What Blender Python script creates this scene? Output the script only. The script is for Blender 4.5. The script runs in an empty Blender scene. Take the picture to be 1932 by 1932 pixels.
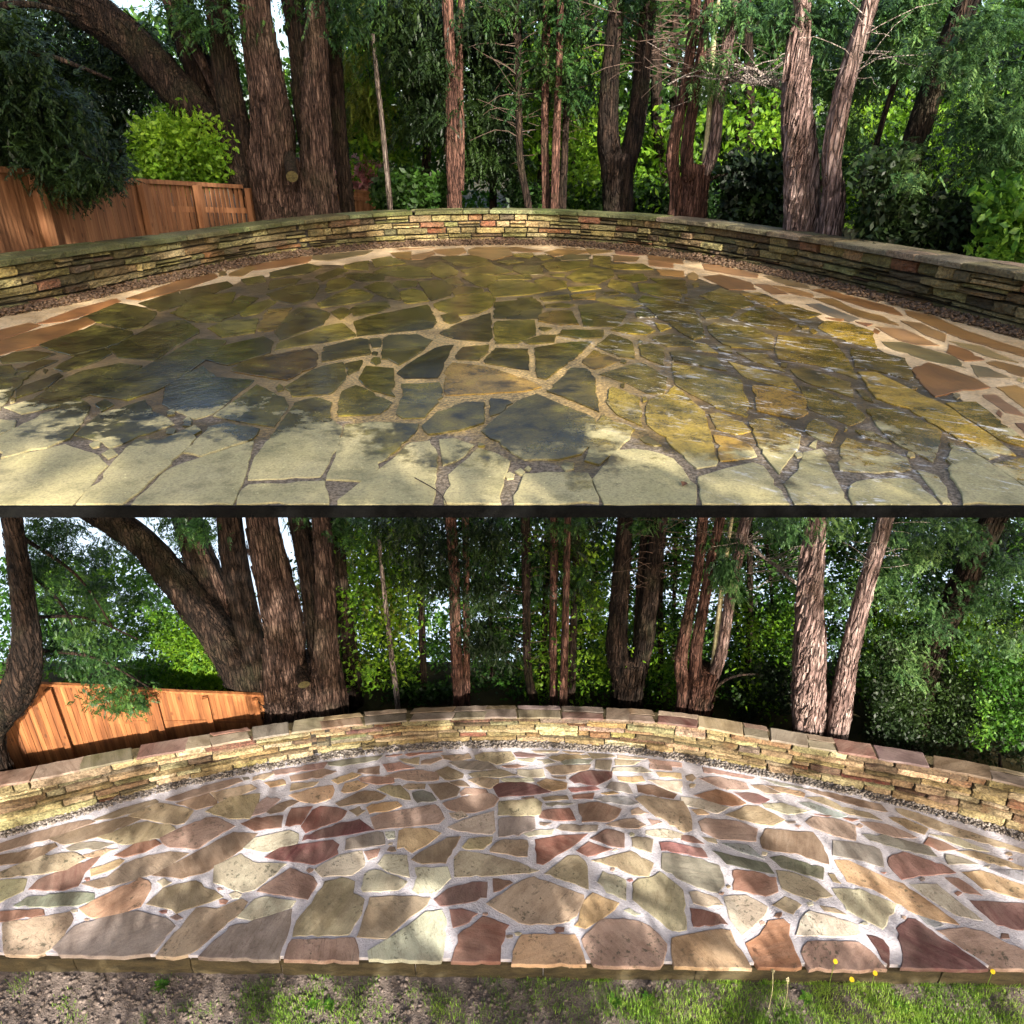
import bpy, bmesh, math, random
import numpy as np
from mathutils import Vector, Matrix, noise as mnoise

random.seed(7)
RNG = np.random.default_rng(11)
SC = bpy.context.scene
COL = SC.collection
R = math.radians

# ------------------------------------------------------------------ camera
CAMZ = 6.5
PITCH = R(26.3)
FPX = 1383.0            # focal length in units of a 1932-unit wide frame
cam_d = bpy.data.cameras.new('camera')
cam = bpy.data.objects.new('camera', cam_d)
COL.objects.link(cam)
cam.location = (0, 0, CAMZ)
cam.rotation_euler = (R(90) - PITCH, 0, 0)
cam_d.sensor_width = 36
cam_d.lens = 36 * FPX / 1932
cam_d.clip_end = 6000
cam_d.clip_start = 0.05
SC.camera = cam

# ------------------------------------------------------------------ world, sun, exposure
SUN_EL, SUN_AZ = R(25), R(20)        # the sun stands behind the viewer and to the right
w = bpy.data.worlds.new('World')
SC.world = w
w.use_nodes = True
nt = w.node_tree
sky = nt.nodes.new('ShaderNodeTexSky')
sky.sky_type = 'NISHITA'
sky.sun_disc = False
sky.dust_density = 4.0
sky.ozone_density = 0.4
sky.air_density = 0.9
sky.sun_elevation = SUN_EL
sky.sun_rotation = math.pi - SUN_AZ
nt.links.new(sky.outputs[0], nt.nodes['Background'].inputs[0])
nt.nodes['Background'].inputs[1].default_value = 0.15
sun_d = bpy.data.lights.new('sun', 'SUN')
sun_d.energy = 5.0
sun_d.angle = R(0.5)
sun_d.color = (1.0, 0.94, 0.84)
sun = bpy.data.objects.new('sun', sun_d)
COL.objects.link(sun)
SUNV = Vector((math.sin(SUN_AZ) * math.cos(SUN_EL), -math.cos(SUN_AZ) * math.cos(SUN_EL), math.sin(SUN_EL)))
sun.rotation_euler = SUNV.to_track_quat('Z', 'Y').to_euler()
SC.view_settings.view_transform = 'Standard'
SC.view_settings.look = 'None'
SC.view_settings.exposure = 1.5
SC.view_settings.gamma = 1
SC.render.engine = 'CYCLES'
SC.cycles.max_bounces = 6
SC.cycles.transparent_max_bounces = 6
SC.cycles.use_denoising = True

# ------------------------------------------------------------------ levels of the place
ZA = CAMZ - 1.2          # upper terrace surface
ZB = 0.0                 # lower terrace surface
ZLAWN = -0.24
FWD = Vector((0, math.cos(PITCH), -math.sin(PITCH)))
UPV = Vector((0, math.sin(PITCH), math.cos(PITCH)))
CAMP = Vector((0, 0, CAMZ))


def ray(x, y):
    return FWD + Vector((1, 0, 0)) * ((x - 966) / FPX) + UPV * ((966 - y) / FPX)


def on_z(x, y, z):
    d = ray(x, y)
    return CAMP + d * ((z - CAMZ) / d.z)


def on_y(x, y, Y):
    d = ray(x, y)
    return CAMP + d * (Y / d.y)


def depth(p):
    return (Vector(p) - CAMP).dot(FWD)


def srgb(c, k=1.0):
    return tuple((((v / 255) / 12.92) if v <= 10 else (((v / 255) + 0.055) / 1.055) ** 2.4) * k for v in c)


# ------------------------------------------------------------------ object helpers
def tag(o, label=None, cat=None, group=None, kind=None):
    if label: o['label'] = label
    if cat: o['category'] = cat
    if group: o['group'] = group
    if kind: o['kind'] = kind
    return o


def empty(name, loc=(0, 0, 0)):
    o = bpy.data.objects.new(name, None)
    o.location = loc
    o.empty_display_size = 0.1
    COL.objects.link(o)
    return o


def link(name, me, mat=None, parent=None, smooth=False):
    if mat is not None:
        me.materials.append(mat)
    if smooth:
        me.polygons.foreach_set('use_smooth', [True] * len(me.polygons))
    o = bpy.data.objects.new(name, me)
    COL.objects.link(o)
    if parent is not None:
        o.parent = parent
        o.matrix_parent_inverse = Matrix.Translation(-Vector(parent.location)) if parent.type == 'EMPTY' else Matrix.Identity(4)
    return o


def pydata(name, v, f, mat=None, parent=None, smooth=False):
    me = bpy.data.meshes.new(name)
    me.from_pydata([tuple(a) for a in v], [], f)
    me.update()
    return link(name, me, mat, parent, smooth)


def quads(name, V, mat, parent=None, smooth=False):
    """V: (n,4,3) array of quads -> one mesh"""
    V = np.asarray(V, dtype=np.float32).reshape(-1, 3)
    n = len(V) // 4
    me = bpy.data.meshes.new(name)
    me.vertices.add(len(V))
    me.vertices.foreach_set('co', V.ravel())
    me.loops.add(len(V))
    me.loops.foreach_set('vertex_index', np.arange(len(V), dtype=np.int32))
    me.polygons.add(n)
    me.polygons.foreach_set('loop_start', np.arange(0, 4 * n, 4, dtype=np.int32))
    me.update(calc_edges=True)
    return link(name, me, mat, parent, smooth)


def trimesh(name, V, T, mat, parent=None, smooth=False):
    V = np.asarray(V, dtype=np.float32).reshape(-1, 3)
    T = np.asarray(T, dtype=np.int32).reshape(-1, 3)
    me = bpy.data.meshes.new(name)
    me.vertices.add(len(V))
    me.vertices.foreach_set('co', V.ravel())
    me.loops.add(len(T) * 3)
    me.loops.foreach_set('vertex_index', T.ravel())
    me.polygons.add(len(T))
    me.polygons.foreach_set('loop_start', np.arange(0, 3 * len(T), 3, dtype=np.int32))
    me.update(calc_edges=True)
    return link(name, me, mat, parent, smooth)


# ------------------------------------------------------------------ material helpers
class NT:
    def __init__(self, name):
        self.m = bpy.data.materials.new(name)
        self.m.use_nodes = True
        self.t = self.m.node_tree
        self.b = self.t.nodes['Principled BSDF']
        self.out = self.t.nodes['Material Output']

    def n(self, typ, **kw):
        nd = self.t.nodes.new(typ)
        for k, v in kw.items():
            if k.startswith('i_'):
                key = k[2:]
                key = int(key) if key.isdigit() else key.replace('_', ' ')
                nd.inputs[key].default_value = v
            else:
                setattr(nd, k, v)
        return nd

    def l(self, a, b):
        self.t.links.new(a, b)

    def noise(self, vec, scale, detail=4, rough=0.6, dist=0.0):
        nd = self.n('ShaderNodeTexNoise', i_Scale=scale, i_Detail=detail, i_Roughness=rough, i_Distortion=dist)
        if vec is not None: self.l(vec, nd.inputs['Vector'])
        return nd.outputs['Fac']

    def ramp(self, fac, stops):
        nd = self.n('ShaderNodeValToRGB')
        e = nd.color_ramp.elements
        while len(e) < len(stops): e.new(0.5)
        for i, (p, c) in enumerate(stops):
            e[i].position = p
            e[i].color = (c, c, c, 1) if not isinstance(c, (tuple, list)) else (*c[:3], 1)
        self.l(fac, nd.inputs[0])
        return nd.outputs[0]

    def mix(self, fac, a, b, mode='MIX'):
        nd = self.n('ShaderNodeMix', data_type='RGBA', blend_type=mode)
        for s, v in ((0, fac), (6, a), (7, b)):
            if hasattr(v, 'is_linked') or isinstance(v, bpy.types.NodeSocket):
                self.l(v, nd.inputs[s])
            elif s == 0:
                nd.inputs[0].default_value = v
            else:
                nd.inputs[s].default_value = (*v[:3], 1) if isinstance(v, (tuple, list)) else (v, v, v, 1)
        return nd.outputs[2]

    def math(self, op, a, b=0.0):
        nd = self.n('ShaderNodeMath', operation=op)
        for i, v in enumerate((a, b)):
            if isinstance(v, bpy.types.NodeSocket): self.l(v, nd.inputs[i])
            else: nd.inputs[i].default_value = v
        return nd.outputs[0]

    def mapping(self, vec, scale=(1, 1, 1), rot=None):
        nd = self.n('ShaderNodeMapping')
        nd.inputs['Scale'].default_value = scale
        self.l(vec, nd.inputs['Vector'])
        if rot is not None: self.l(rot, nd.inputs['Rotation'])
        return nd.outputs[0]

    def bump(self, h, strength=0.4, dist=0.02):
        nd = self.n('ShaderNodeBump', i_Strength=strength, i_Distance=dist)
        self.l(h, nd.inputs['Height'])
        self.l(nd.outputs[0], self.b.inputs['Normal'])
        return nd

    def pos(self):
        return self.n('ShaderNodeNewGeometry').outputs['Position']

    def set(self, color=None, rough=None, spec=None):
        for nm, v in (('Base Color', color), ('Roughness', rough), ('Specular IOR Level', spec)):
            if v is None: continue
            if isinstance(v, bpy.types.NodeSocket): self.l(v, self.b.inputs[nm])
            else: self.b.inputs[nm].default_value = (*v[:3], 1) if isinstance(v, (tuple, list)) else v
        return self.m


def stone_vectors(t):
    """position turned by a random angle for each object, so that bedding streaks differ from stone to stone"""
    oi = t.n('ShaderNodeObjectInfo')
    cmb = t.n('ShaderNodeCombineXYZ')
    t.l(t.math('MULTIPLY', oi.outputs['Random'], 40.0), cmb.inputs[2])
    p = t.pos()
    off = t.n('ShaderNodeVectorMath', operation='ADD')
    t.l(p, off.inputs[0])
    t.l(t.mix(1.0, (0, 0, 0), t.math('MULTIPLY', oi.outputs['Random'], 31.0)), off.inputs[1])
    v = t.mapping(off.outputs[0], (1, 1, 1), cmb.outputs[0])
    return oi, p, v


def mat_paving_clean():
    t = NT('cleaned sandstone')
    oi, p, v = stone_vectors(t)
    streak = t.noise(t.mapping(v, (1.0, 6.0, 3)), 2.6, 6, 0.62, 0.7)
    blot = t.noise(v, 3.0, 4, 0.6)
    speck = t.noise(v, 38.0, 3, 0.7)
    big = t.noise(v, 1.3, 3, 0.6)
    oc = oi.outputs['Color']
    lite = t.mix(0.22, t.mix(1.0, oc, (1.3, 1.3, 1.3), 'MULTIPLY'), srgb((176, 164, 150)))
    c = t.mix(t.ramp(streak, [(0.34, 0.0), (0.64, 0.9)]), oc, lite)
    c = t.mix(t.ramp(blot, [(0.42, 0.0), (0.60, 0.85)]), c, t.mix(1.0, c, (0.56, 0.52, 0.50), 'MULTIPLY'))
    c = t.mix(t.ramp(big, [(0.46, 0.0), (0.6, 0.5)]), c, t.mix(0.4, c, srgb((150, 140, 128))))
    grit = t.noise(p, 110, 2, 0.7)
    c = t.mix(t.ramp(grit, [(0.35, 0.5), (0.52, 0.0)]), c, t.mix(1.0, c, (0.6, 0.58, 0.56), 'MULTIPLY'))
    vein = t.noise(t.mapping(v, (0.8, 9.0, 3)), 3.2, 5, 0.7, 1.4)
    c = t.mix(t.ramp(vein, [(0.60, 0.0), (0.66, 0.55), (0.72, 0.0)]), c, t.mix(0.7, c, srgb((70, 48, 40))))
    # lichen spots only on the pale stones
    hsv = t.n('ShaderNodeSeparateColor', mode='HSV')
    t.l(oi.outputs['Color'], hsv.inputs[0])
    pale = t.ramp(hsv.outputs[2], [(0.28, 0.0), (0.36, 1.0)])
    sp = t.math('MULTIPLY', t.ramp(t.noise(v, 26, 3, 0.6), [(0.56, 0.0), (0.63, 1.0)]), t.ramp(t.noise(v, 3.4, 2), [(0.45, 0.0), (0.6, 1.0)]))
    c = t.mix(t.math('MULTIPLY', sp, t.math('MULTIPLY', pale, 0.75)), c, srgb((66, 66, 54)))
    c = t.mix(t.ramp(speck, [(0.35, 0.25), (0.65, 0.0)]), c, t.mix(0.5, c, (0.03, 0.025, 0.02)))
    t.set(c, t.ramp(blot, [(0, 0.55), (1, 0.85)]), 0.35)
    n7 = t.math('MULTIPLY', t.noise(t.mapping(v, (1.0, 1.9, 1)), 1.9, 4, 0.62, 0.6), 8.0)
    step = t.math('FLOOR', n7)
    some = t.ramp(t.math('FRACT', t.math('MULTIPLY', oi.outputs['Random'], 7.3)), [(0.3, 0.0), (0.45, 1.0)])
    crease = t.math('MULTIPLY', t.ramp(t.math('FRACT', n7), [(0.0, 1.0), (0.10, 0.0)]), some)
    c = t.mix(t.math('MULTIPLY', crease, 0.6), c, t.mix(1.0, c, (0.45, 0.40, 0.36), 'MULTIPLY'))
    t.l(c, t.b.inputs['Base Color'])
    h = t.math('ADD', t.math('MULTIPLY', t.mix(0.5, streak, speck), 0.5), t.math('MULTIPLY', t.math('MULTIPLY', step, 0.16), some))
    t.bump(h, 0.9, 0.016)
    return t.m


def mat_mortar_clean():
    t = NT('pale mortar')
    p = t.pos()
    a = t.noise(p, 5, 5, 0.7)
    b = t.noise(p, 60, 3, 0.7)
    c = t.ramp(a, [(0.3, srgb((164, 160, 168))), (0.7, srgb((206, 201, 207)))])
    c = t.mix(t.ramp(b, [(0.36, 0.25), (0.55, 0.0)]), c, srgb((140, 132, 130)))
    t.set(c, 0.9, 0.2)
    t.bump(t.mix(0.6, a, b), 0.8, 0.02)
    return t.m


def wet_mask(t, p):
    """1 where the upper terrace is still under a film of water, 0 on the dry strip nearest its lip"""
    a = on_z(60, 785, ZA); b = on_z(980, 858, ZA); c = on_z(1880, 850, ZA)
    s = t.n('ShaderNodeSeparateXYZ')
    t.l(p, s.inputs[0])
    n = t.noise(p, 2.6, 6, 0.68)
    kl = (a.y - b.y) / max(1e-3, b.x - a.x)
    left = t.math('MULTIPLY', t.math('MAXIMUM', t.math('MULTIPLY', s.outputs[0], -1.0), 0.0), kl * 1.1)
    edge = t.math('ADD', t.math('ADD', left, b.y), t.math('MULTIPLY', t.math('SUBTRACT', n, 0.5), 3.2))
    d = t.math('SUBTRACT', s.outputs[1], edge)
    return t.ramp(t.math('ADD', t.math('MULTIPLY', d, 2.2), 0.5), [(0.25, 0.0), (0.75, 1.0)])


def froth_glint_mask(t, p):
    """white runs at the right of the upper terrace: froth and painted wet glints"""
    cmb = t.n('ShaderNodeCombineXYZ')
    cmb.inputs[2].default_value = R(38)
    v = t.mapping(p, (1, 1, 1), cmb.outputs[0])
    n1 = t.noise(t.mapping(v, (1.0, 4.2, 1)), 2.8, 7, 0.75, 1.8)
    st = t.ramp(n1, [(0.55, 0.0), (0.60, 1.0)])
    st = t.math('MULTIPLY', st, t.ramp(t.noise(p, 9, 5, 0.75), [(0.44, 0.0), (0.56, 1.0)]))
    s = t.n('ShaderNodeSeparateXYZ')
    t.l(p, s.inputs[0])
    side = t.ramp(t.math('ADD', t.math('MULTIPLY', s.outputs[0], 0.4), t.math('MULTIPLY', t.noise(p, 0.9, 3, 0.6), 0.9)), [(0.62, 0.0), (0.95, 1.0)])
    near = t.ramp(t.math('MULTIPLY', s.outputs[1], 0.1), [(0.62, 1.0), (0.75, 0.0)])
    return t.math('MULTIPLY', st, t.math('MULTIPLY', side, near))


def mat_paving_wet():
    t = NT('algae-covered sandstone, partly wet')
    oi, p, v = stone_vectors(t)
    wet = wet_mask(t, p)
    blot = t.noise(v, 2.6, 5, 0.65)
    fine = t.noise(v, 30, 4, 0.7)
    streak = t.noise(t.mapping(v, (1.2, 7, 3)), 2.4, 6, 0.6, 0.6)
    mott = t.noise(p, 7.0, 6, 0.72)
    grit = t.noise(p, 95, 3, 0.75)
    oc = oi.outputs['Color']
    c = t.mix(t.ramp(mott, [(0.36, 1.0), (0.52, 0.0)]), oc, t.mix(1.0, oc, (0.26, 0.26, 0.22), 'MULTIPLY'))
    c = t.mix(t.ramp(mott, [(0.55, 0.0), (0.70, 0.8)]), c, t.mix(0.5, t.mix(1.0, oc, (1.7, 1.6, 1.2), 'MULTIPLY'), srgb((138, 132, 44))))
    c = t.mix(t.ramp(blot, [(0.46, 0.0), (0.62, 0.7)]), c, t.mix(1.0, c, (0.5, 0.52, 0.42), 'MULTIPLY'))
    c = t.mix(t.ramp(grit, [(0.36, 0.8), (0.52, 0.0)]), c, t.mix(1.0, c, (0.32, 0.32, 0.25), 'MULTIPLY'))
    c = t.mix(t.ramp(grit, [(0.66, 0.0), (0.72, 0.6)]), c, srgb((190, 176, 110)))
    dryc = t.mix(t.ramp(blot, [(0.3, 0.0), (0.75, 0.7)]), srgb((180, 166, 122)), srgb((156, 146, 92)))
    dryc = t.mix(t.ramp(mott, [(0.36, 0.55), (0.5, 0.0)]), dryc, srgb((110, 104, 70)))
    dryc = t.mix(t.ramp(grit, [(0.36, 0.5), (0.55, 0.0)]), dryc, srgb((92, 86, 62)))
    dryc = t.mix(t.ramp(t.noise(p, 75, 1, 0.5), [(0.74, 0.0), (0.77, 0.8)]), dryc, srgb((215, 205, 150)))
    c = t.mix(wet, dryc, c)
    c = t.mix(t.math('MULTIPLY', froth_glint_mask(t, p), 0.8), c, srgb((214, 212, 210)))  # froth plus sky glints painted as flat white
    puddle = t.noise(p, 0.9, 3, 0.5)
    rw = t.ramp(puddle, [(0.40, 0.34), (0.60, 0.12)])
    t.set(c, t.mix(wet, (0.8, 0.8, 0.8), rw), 0.5)
    bn = t.bump(t.mix(0.5, streak, fine), 0.35, 0.01)
    t.l(t.mix(wet, (0, 0, 0), t.ramp(puddle, [(0.42, 0.02), (0.64, 0.26)])), t.b.inputs['Coat Weight'])
    t.l(t.ramp(fine, [(0.3, 0.22), (0.7, 0.06)]), t.b.inputs['Coat Roughness'])
    t.b.inputs['Coat IOR'].default_value = 1.36
    rip = t.n('ShaderNodeBump', i_Strength=1.0, i_Distance=0.02)
    t.l(t.noise(t.mapping(p, (1.0, 2.4, 1)), 9, 4, 0.6, 1.2), rip.inputs['Height'])
    t.l(rip.outputs[0], t.b.inputs['Coat Normal'])
    return t.m


def mat_paving_rim():
    t = NT('freshly rinsed sandstone')
    oi, p, v = stone_vectors(t)
    streak = t.noise(t.mapping(v, (1.2, 6, 3)), 2.6, 6, 0.6, 0.5)
    blot = t.noise(v, 4, 4, 0.6)
    c = t.mix(t.ramp(streak, [(0.3, 0.0), (0.75, 0.6)]), oi.outputs['Color'], t.mix(0.5, oi.outputs['Color'], srgb((176, 128, 62))))
    c = t.mix(t.ramp(blot, [(0.45, 0.0), (0.8, 0.6)]), c, srgb((62, 44, 24)))
    t.set(c, 0.33, 0.5)
    t.bump(streak, 0.3, 0.01)
    return t.m


def mat_mortar_wet():
    t = NT('dirty mortar, partly wet')
    p = t.pos()
    wet = wet_mask(t, p)
    g = t.noise(p, 55, 3, 0.75)
    a = t.noise(p, 4, 4, 0.65)
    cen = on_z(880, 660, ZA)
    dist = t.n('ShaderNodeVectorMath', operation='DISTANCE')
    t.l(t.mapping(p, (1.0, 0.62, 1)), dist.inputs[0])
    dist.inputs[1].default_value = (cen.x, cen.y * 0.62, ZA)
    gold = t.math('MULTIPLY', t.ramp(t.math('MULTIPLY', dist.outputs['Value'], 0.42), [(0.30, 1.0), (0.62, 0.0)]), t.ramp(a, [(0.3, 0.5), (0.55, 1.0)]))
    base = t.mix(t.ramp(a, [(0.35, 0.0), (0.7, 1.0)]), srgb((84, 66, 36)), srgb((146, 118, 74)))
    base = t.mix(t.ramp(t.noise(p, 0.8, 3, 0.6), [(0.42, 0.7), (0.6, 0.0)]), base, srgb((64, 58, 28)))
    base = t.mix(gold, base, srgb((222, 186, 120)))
    base = t.mix(wet, t.mix(a, srgb((150, 136, 112)), srgb((120, 104, 92))), base)
    base = t.mix(t.ramp(g, [(0.42, 0.75), (0.6, 0.0)]), base, srgb((62, 50, 32)))
    base = t.mix(t.math('MULTIPLY', froth_glint_mask(t, p), 0.8), base, srgb((214, 210, 206)))  # same white froth and painted glints over the joints
    t.set(base, t.mix(wet, (0.9, 0.9, 0.9), t.ramp(a, [(0.4, 0.5), (0.6, 0.28)])), 0.4)
    t.bump(t.mix(0.5, a, g), 0.9, 0.02)
    return t.m


def mat_simple(name, c1, c2, scale=6, rough=0.85, bump=0.5, bdist=0.02, stretch=(1, 1, 1), spec=0.3, fine=50):
    t = NT(name)
    p = t.pos()
    a = t.noise(t.mapping(p, stretch), scale, 5, 0.65)
    b = t.noise(t.mapping(p, stretch), fine, 3, 0.7)
    c = t.ramp(a, [(0.3, c1), (0.7, c2)])
    c = t.mix(t.ramp(b, [(0.35, 0.5), (0.6, 0.0)]), c, t.mix(0.6, c, (0.01, 0.01, 0.008)))
    t.set(c, rough, spec)
    t.bump(t.mix(0.5, a, b), bump, bdist)
    return t.m


def mat_wallstone(name, moss, rough):
    t = NT(name)
    oi, p, v = stone_vectors(t)
    lay = t.noise(t.mapping(p, (1, 1, 3)), 6.5, 6, 0.65, 0.6)
    f = t.noise(p, 45, 4, 0.7)
    b = t.noise(p, 2.2, 3, 0.6)
    c = t.mix(t.ramp(lay, [(0.35, 0.0), (0.68, 0.45)]), oi.outputs['Color'], t.mix(0.4, oi.outputs['Color'], srgb((206, 190, 148))))
    c = t.mix(t.ramp(t.noise(p, 3.0, 4, 0.6), [(0.6, 0.0), (0.7, 0.45)]), c, srgb((112, 68, 38)))
    c = t.mix(t.ramp(f, [(0.38, 0.85), (0.58, 0.0)]), c, t.mix(0.75, c, (0.02, 0.016, 0.01)))
    c = t.mix(t.ramp(t.noise(p, 14, 4, 0.7), [(0.4, 0.6), (0.52, 0.0)]), c, t.mix(1.0, c, (0.5, 0.46, 0.42), 'MULTIPLY'))
    if moss > 0:
        c = t.mix(t.math('MULTIPLY', t.ramp(b, [(0.4, 0.0), (0.65, 1.0)]), moss), c, srgb((62, 66, 30)))
        c = t.mix(t.math('MULTIPLY', t.ramp(t.noise(p, 7, 4, 0.7), [(0.45, 0.0), (0.65, 1.0)]), moss), c, srgb((38, 34, 20)))
    t.set(c, rough, 0.35)
    t.bump(t.mix(0.45, lay, f), 1.0, 0.06)
    return t.m


def mat_bark(name, c1, c2, c3, scale=1.0):
    t = NT(name)
    p = t.pos()
    v = t.mapping(p, (1, 1, 0.16))
    wob = t.n('ShaderNodeTexNoise', i_Scale=5.0, i_Detail=3.0)
    t.l(v, wob.inputs['Vector'])
    vv = t.n('ShaderNodeVectorMath', operation='MULTIPLY_ADD')
    t.l(wob.outputs['Color'], vv.inputs[0]); vv.inputs[1].default_value = (0.09, 0.09, 0.09); t.l(v, vv.inputs[2])
    vor = t.n('ShaderNodeTexVoronoi', feature='DISTANCE_TO_EDGE', i_Scale=27 * scale)
    t.l(vv.outputs[0], vor.inputs['Vector'])
    plate = t.ramp(vor.outputs['Distance'], [(0.0, 0.0), (0.16, 1.0)])
    a = t.noise(v, 15 * scale, 6, 0.7, 0.5)
    b = t.noise(v, 70 * scale, 4, 0.75)
    big = t.noise(p, 1.6, 4, 0.6)
    c = t.ramp(a, [(0.34, c1), (0.5, c2), (0.66, c3)])
    c = t.mix(t.ramp(b, [(0.40, 0.8), (0.56, 0.0)]), c, t.mix(1.0, c, (0.3, 0.28, 0.26), 'MULTIPLY'))
    c = t.mix(t.math('MULTIPLY', t.math('SUBTRACT', 1.0, plate), 0.42), c, t.mix(1.0, c, (0.16, 0.14, 0.13), 'MULTIPLY'))
    c = t.mix(t.ramp(big, [(0.5, 0.0), (0.7, 0.3)]), c, t.mix(0.6, c, srgb((70, 74, 48))))
    t.set(c, 0.92, 0.15)
    t.bump(t.mix(0.45, plate, t.mix(0.4, a, b)), 1.0, 0.05)
    return t.m


def mat_leaf(name, c1, c2, c3, trans=0.35, rough=0.5, scale=1.1):
    t = NT(name)
    p = t.pos()
    a = t.noise(p, scale, 3, 0.6)
    b = t.noise(p, 22, 2, 0.6)
    c = t.ramp(t.mix(0.45, a, b), [(0.36, c1), (0.5, c2), (0.64, c3)])
    t.set(c, rough, 0.3)
    tr = t.n('ShaderNodeBsdfTranslucent')
    t.l(t.mix(0.6, c, t.mix(1.0, c, (1.0, 1.0, 0.35), 'MULTIPLY')), tr.inputs[0])
    mx = t.n('ShaderNodeMixShader')
    mx.inputs[0].default_value = trans
    t.l(t.b.outputs[0], mx.inputs[1])
    t.l(tr.outputs[0], mx.inputs[2])
    t.l(mx.outputs[0], t.out.inputs[0])
    return t.m


def mat_wood(name, c1, c2, c3):
    t = NT(name)
    oi = t.n('ShaderNodeObjectInfo')
    p = t.pos()
    v = t.mapping(p, (1, 1, 0.06))
    a = t.noise(v, 22, 5, 0.6, 0.3)
    kn = t.n('ShaderNodeTexVoronoi', i_Scale=3.4)
    t.l(t.mapping(p, (2.5, 2.5, 1)), kn.inputs['Vector'])
    c = t.ramp(a, [(0.3, c1), (0.5, c2), (0.7, c3)])
    c = t.mix(t.ramp(kn.outputs['Distance'], [(0.07, 0.8), (0.13, 0.0)]), c, t.mix(0.8, c, (0.05, 0.015, 0.005)))
    sh = t.ramp(oi.outputs['Random'], [(0, 0.72), (1, 1.1)])
    c = t.mix(1.0, c, sh, 'MULTIPLY')
    t.set(c, 0.7, 0.3)
    t.bump(a, 0.3, 0.01)
    return t.m


M = {}
M['clean'] = mat_paving_clean()
M['mortar_b'] = mat_mortar_clean()
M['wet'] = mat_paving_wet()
M['rim'] = mat_paving_rim()
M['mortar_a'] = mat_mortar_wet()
M['mortar_rim'] = mat_simple('cream mortar', srgb((170, 140, 98)), srgb((216, 188, 146)), 5, 0.7)
M['wall_a'] = mat_wallstone('mossy damp walling stone', 0.45, 0.55)
M['wall_b'] = mat_wallstone('cleaned walling stone', 0.0, 0.8)
M['core'] = mat_simple('earth behind the stones', (0.012, 0.01, 0.008), (0.03, 0.024, 0.018))
M['fascia'] = mat_simple('black bitumen lip', (0.003, 0.003, 0.003), (0.006, 0.006, 0.006), 8, 0.9, spec=0.05)
M['concrete'] = mat_simple('grey concrete', srgb((96, 94, 88)), srgb((128, 126, 118)))
M['kerb'] = mat_simple('mossy kerb stone', srgb((50, 44, 28)), srgb((92, 80, 54)), 5, 0.9, 0.9, 0.04, (1, 1, 3))
M['peb_a'] = mat_simple('damp reddish gravel', srgb((40, 27, 18)), srgb((112, 88, 66)), 40, 0.5)
M['peb_b'] = mat_simple('grey and pink gravel', srgb((58, 52, 50)), srgb((158, 148, 140)), 28, 0.8)
M['soil'] = mat_simple('crumbly soil', srgb((84, 74, 68)), srgb((136, 122, 114)), 9, 0.95, 1.0, 0.04)
M['forest'] = mat_simple('leaf litter', srgb((40, 38, 22)), srgb((72, 66, 36)), 2, 0.95, 1.0, 0.06)
M['bark'] = mat_bark('brown bark', srgb((30, 22, 19)), srgb((78, 60, 52)), srgb((120, 98, 86)))
M['bark_dark'] = mat_bark('dark bark', srgb((18, 14, 12)), srgb((44, 34, 28)), srgb((74, 58, 48)))
M['bark_pale'] = mat_bark('pinkish flaking bark', srgb((66, 52, 48)), srgb((138, 114, 108)), srgb((190, 168, 160)), 0.8)
M['bark_red'] = mat_bark('reddish bark', srgb((36, 24, 20)), srgb((92, 64, 54)), srgb((134, 100, 86)))
M['pole'] = mat_bark('grey weathered wood', srgb((90, 80, 74)), srgb((150, 136, 128)), srgb((198, 186, 178)))
M['cutwood'] = mat_simple('sawn end, green with algae', srgb((56, 52, 30)), srgb((98, 88, 54)), 30, 0.9)
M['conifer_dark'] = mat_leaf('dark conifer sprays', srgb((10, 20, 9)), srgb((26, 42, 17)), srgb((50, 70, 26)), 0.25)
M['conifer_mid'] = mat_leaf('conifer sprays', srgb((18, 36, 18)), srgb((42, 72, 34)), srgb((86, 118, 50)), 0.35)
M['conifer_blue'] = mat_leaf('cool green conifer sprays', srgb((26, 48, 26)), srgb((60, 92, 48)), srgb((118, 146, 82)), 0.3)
M['leaf_dark'] = mat_leaf('dark and shade-toned leaves', srgb((12, 24, 10)), srgb((32, 58, 20)), srgb((64, 98, 34)), 0.35)  # low green also stands in for the wood's deep shade
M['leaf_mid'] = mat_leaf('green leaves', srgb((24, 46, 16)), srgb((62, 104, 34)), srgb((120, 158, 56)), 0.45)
M['leaf_bright'] = mat_leaf('bright laurel and sunlit-toned leaves', srgb((40, 70, 16)), srgb((92, 132, 30)), srgb((150, 182, 54)), 0.5)  # lighter green doubles as sunlit bits of the wood
M['leaf_yellow'] = mat_leaf('hanging yellowish sprays', srgb((46, 60, 20)), srgb((104, 116, 42)), srgb((158, 160, 70)), 0.4)
M['pink'] = mat_leaf('pink blossom', srgb((168, 96, 110)), srgb((214, 150, 160)), srgb((236, 200, 204)), 0.3)
M['grass'] = mat_leaf('grass blades', srgb((58, 84, 24)), srgb((110, 146, 48)), srgb((166, 190, 86)), 0.4)
M['yellow'] = mat_simple('yellow petals', srgb((236, 190, 10)), srgb((250, 220, 20)), 20, 0.6, 0.2)
M['stalk'] = mat_simple('dry pale stalk', srgb((150, 140, 96)), srgb((196, 186, 150)), 20, 0.7, 0.2)
M['twig'] = mat_simple('brown twig', srgb((52, 40, 34)), srgb((88, 68, 56)), 20, 0.7, 0.2)
M['fence'] = mat_wood('orange-brown larch', srgb((98, 58, 32)), srgb((132, 82, 46)), srgb((160, 106, 64)))
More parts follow.
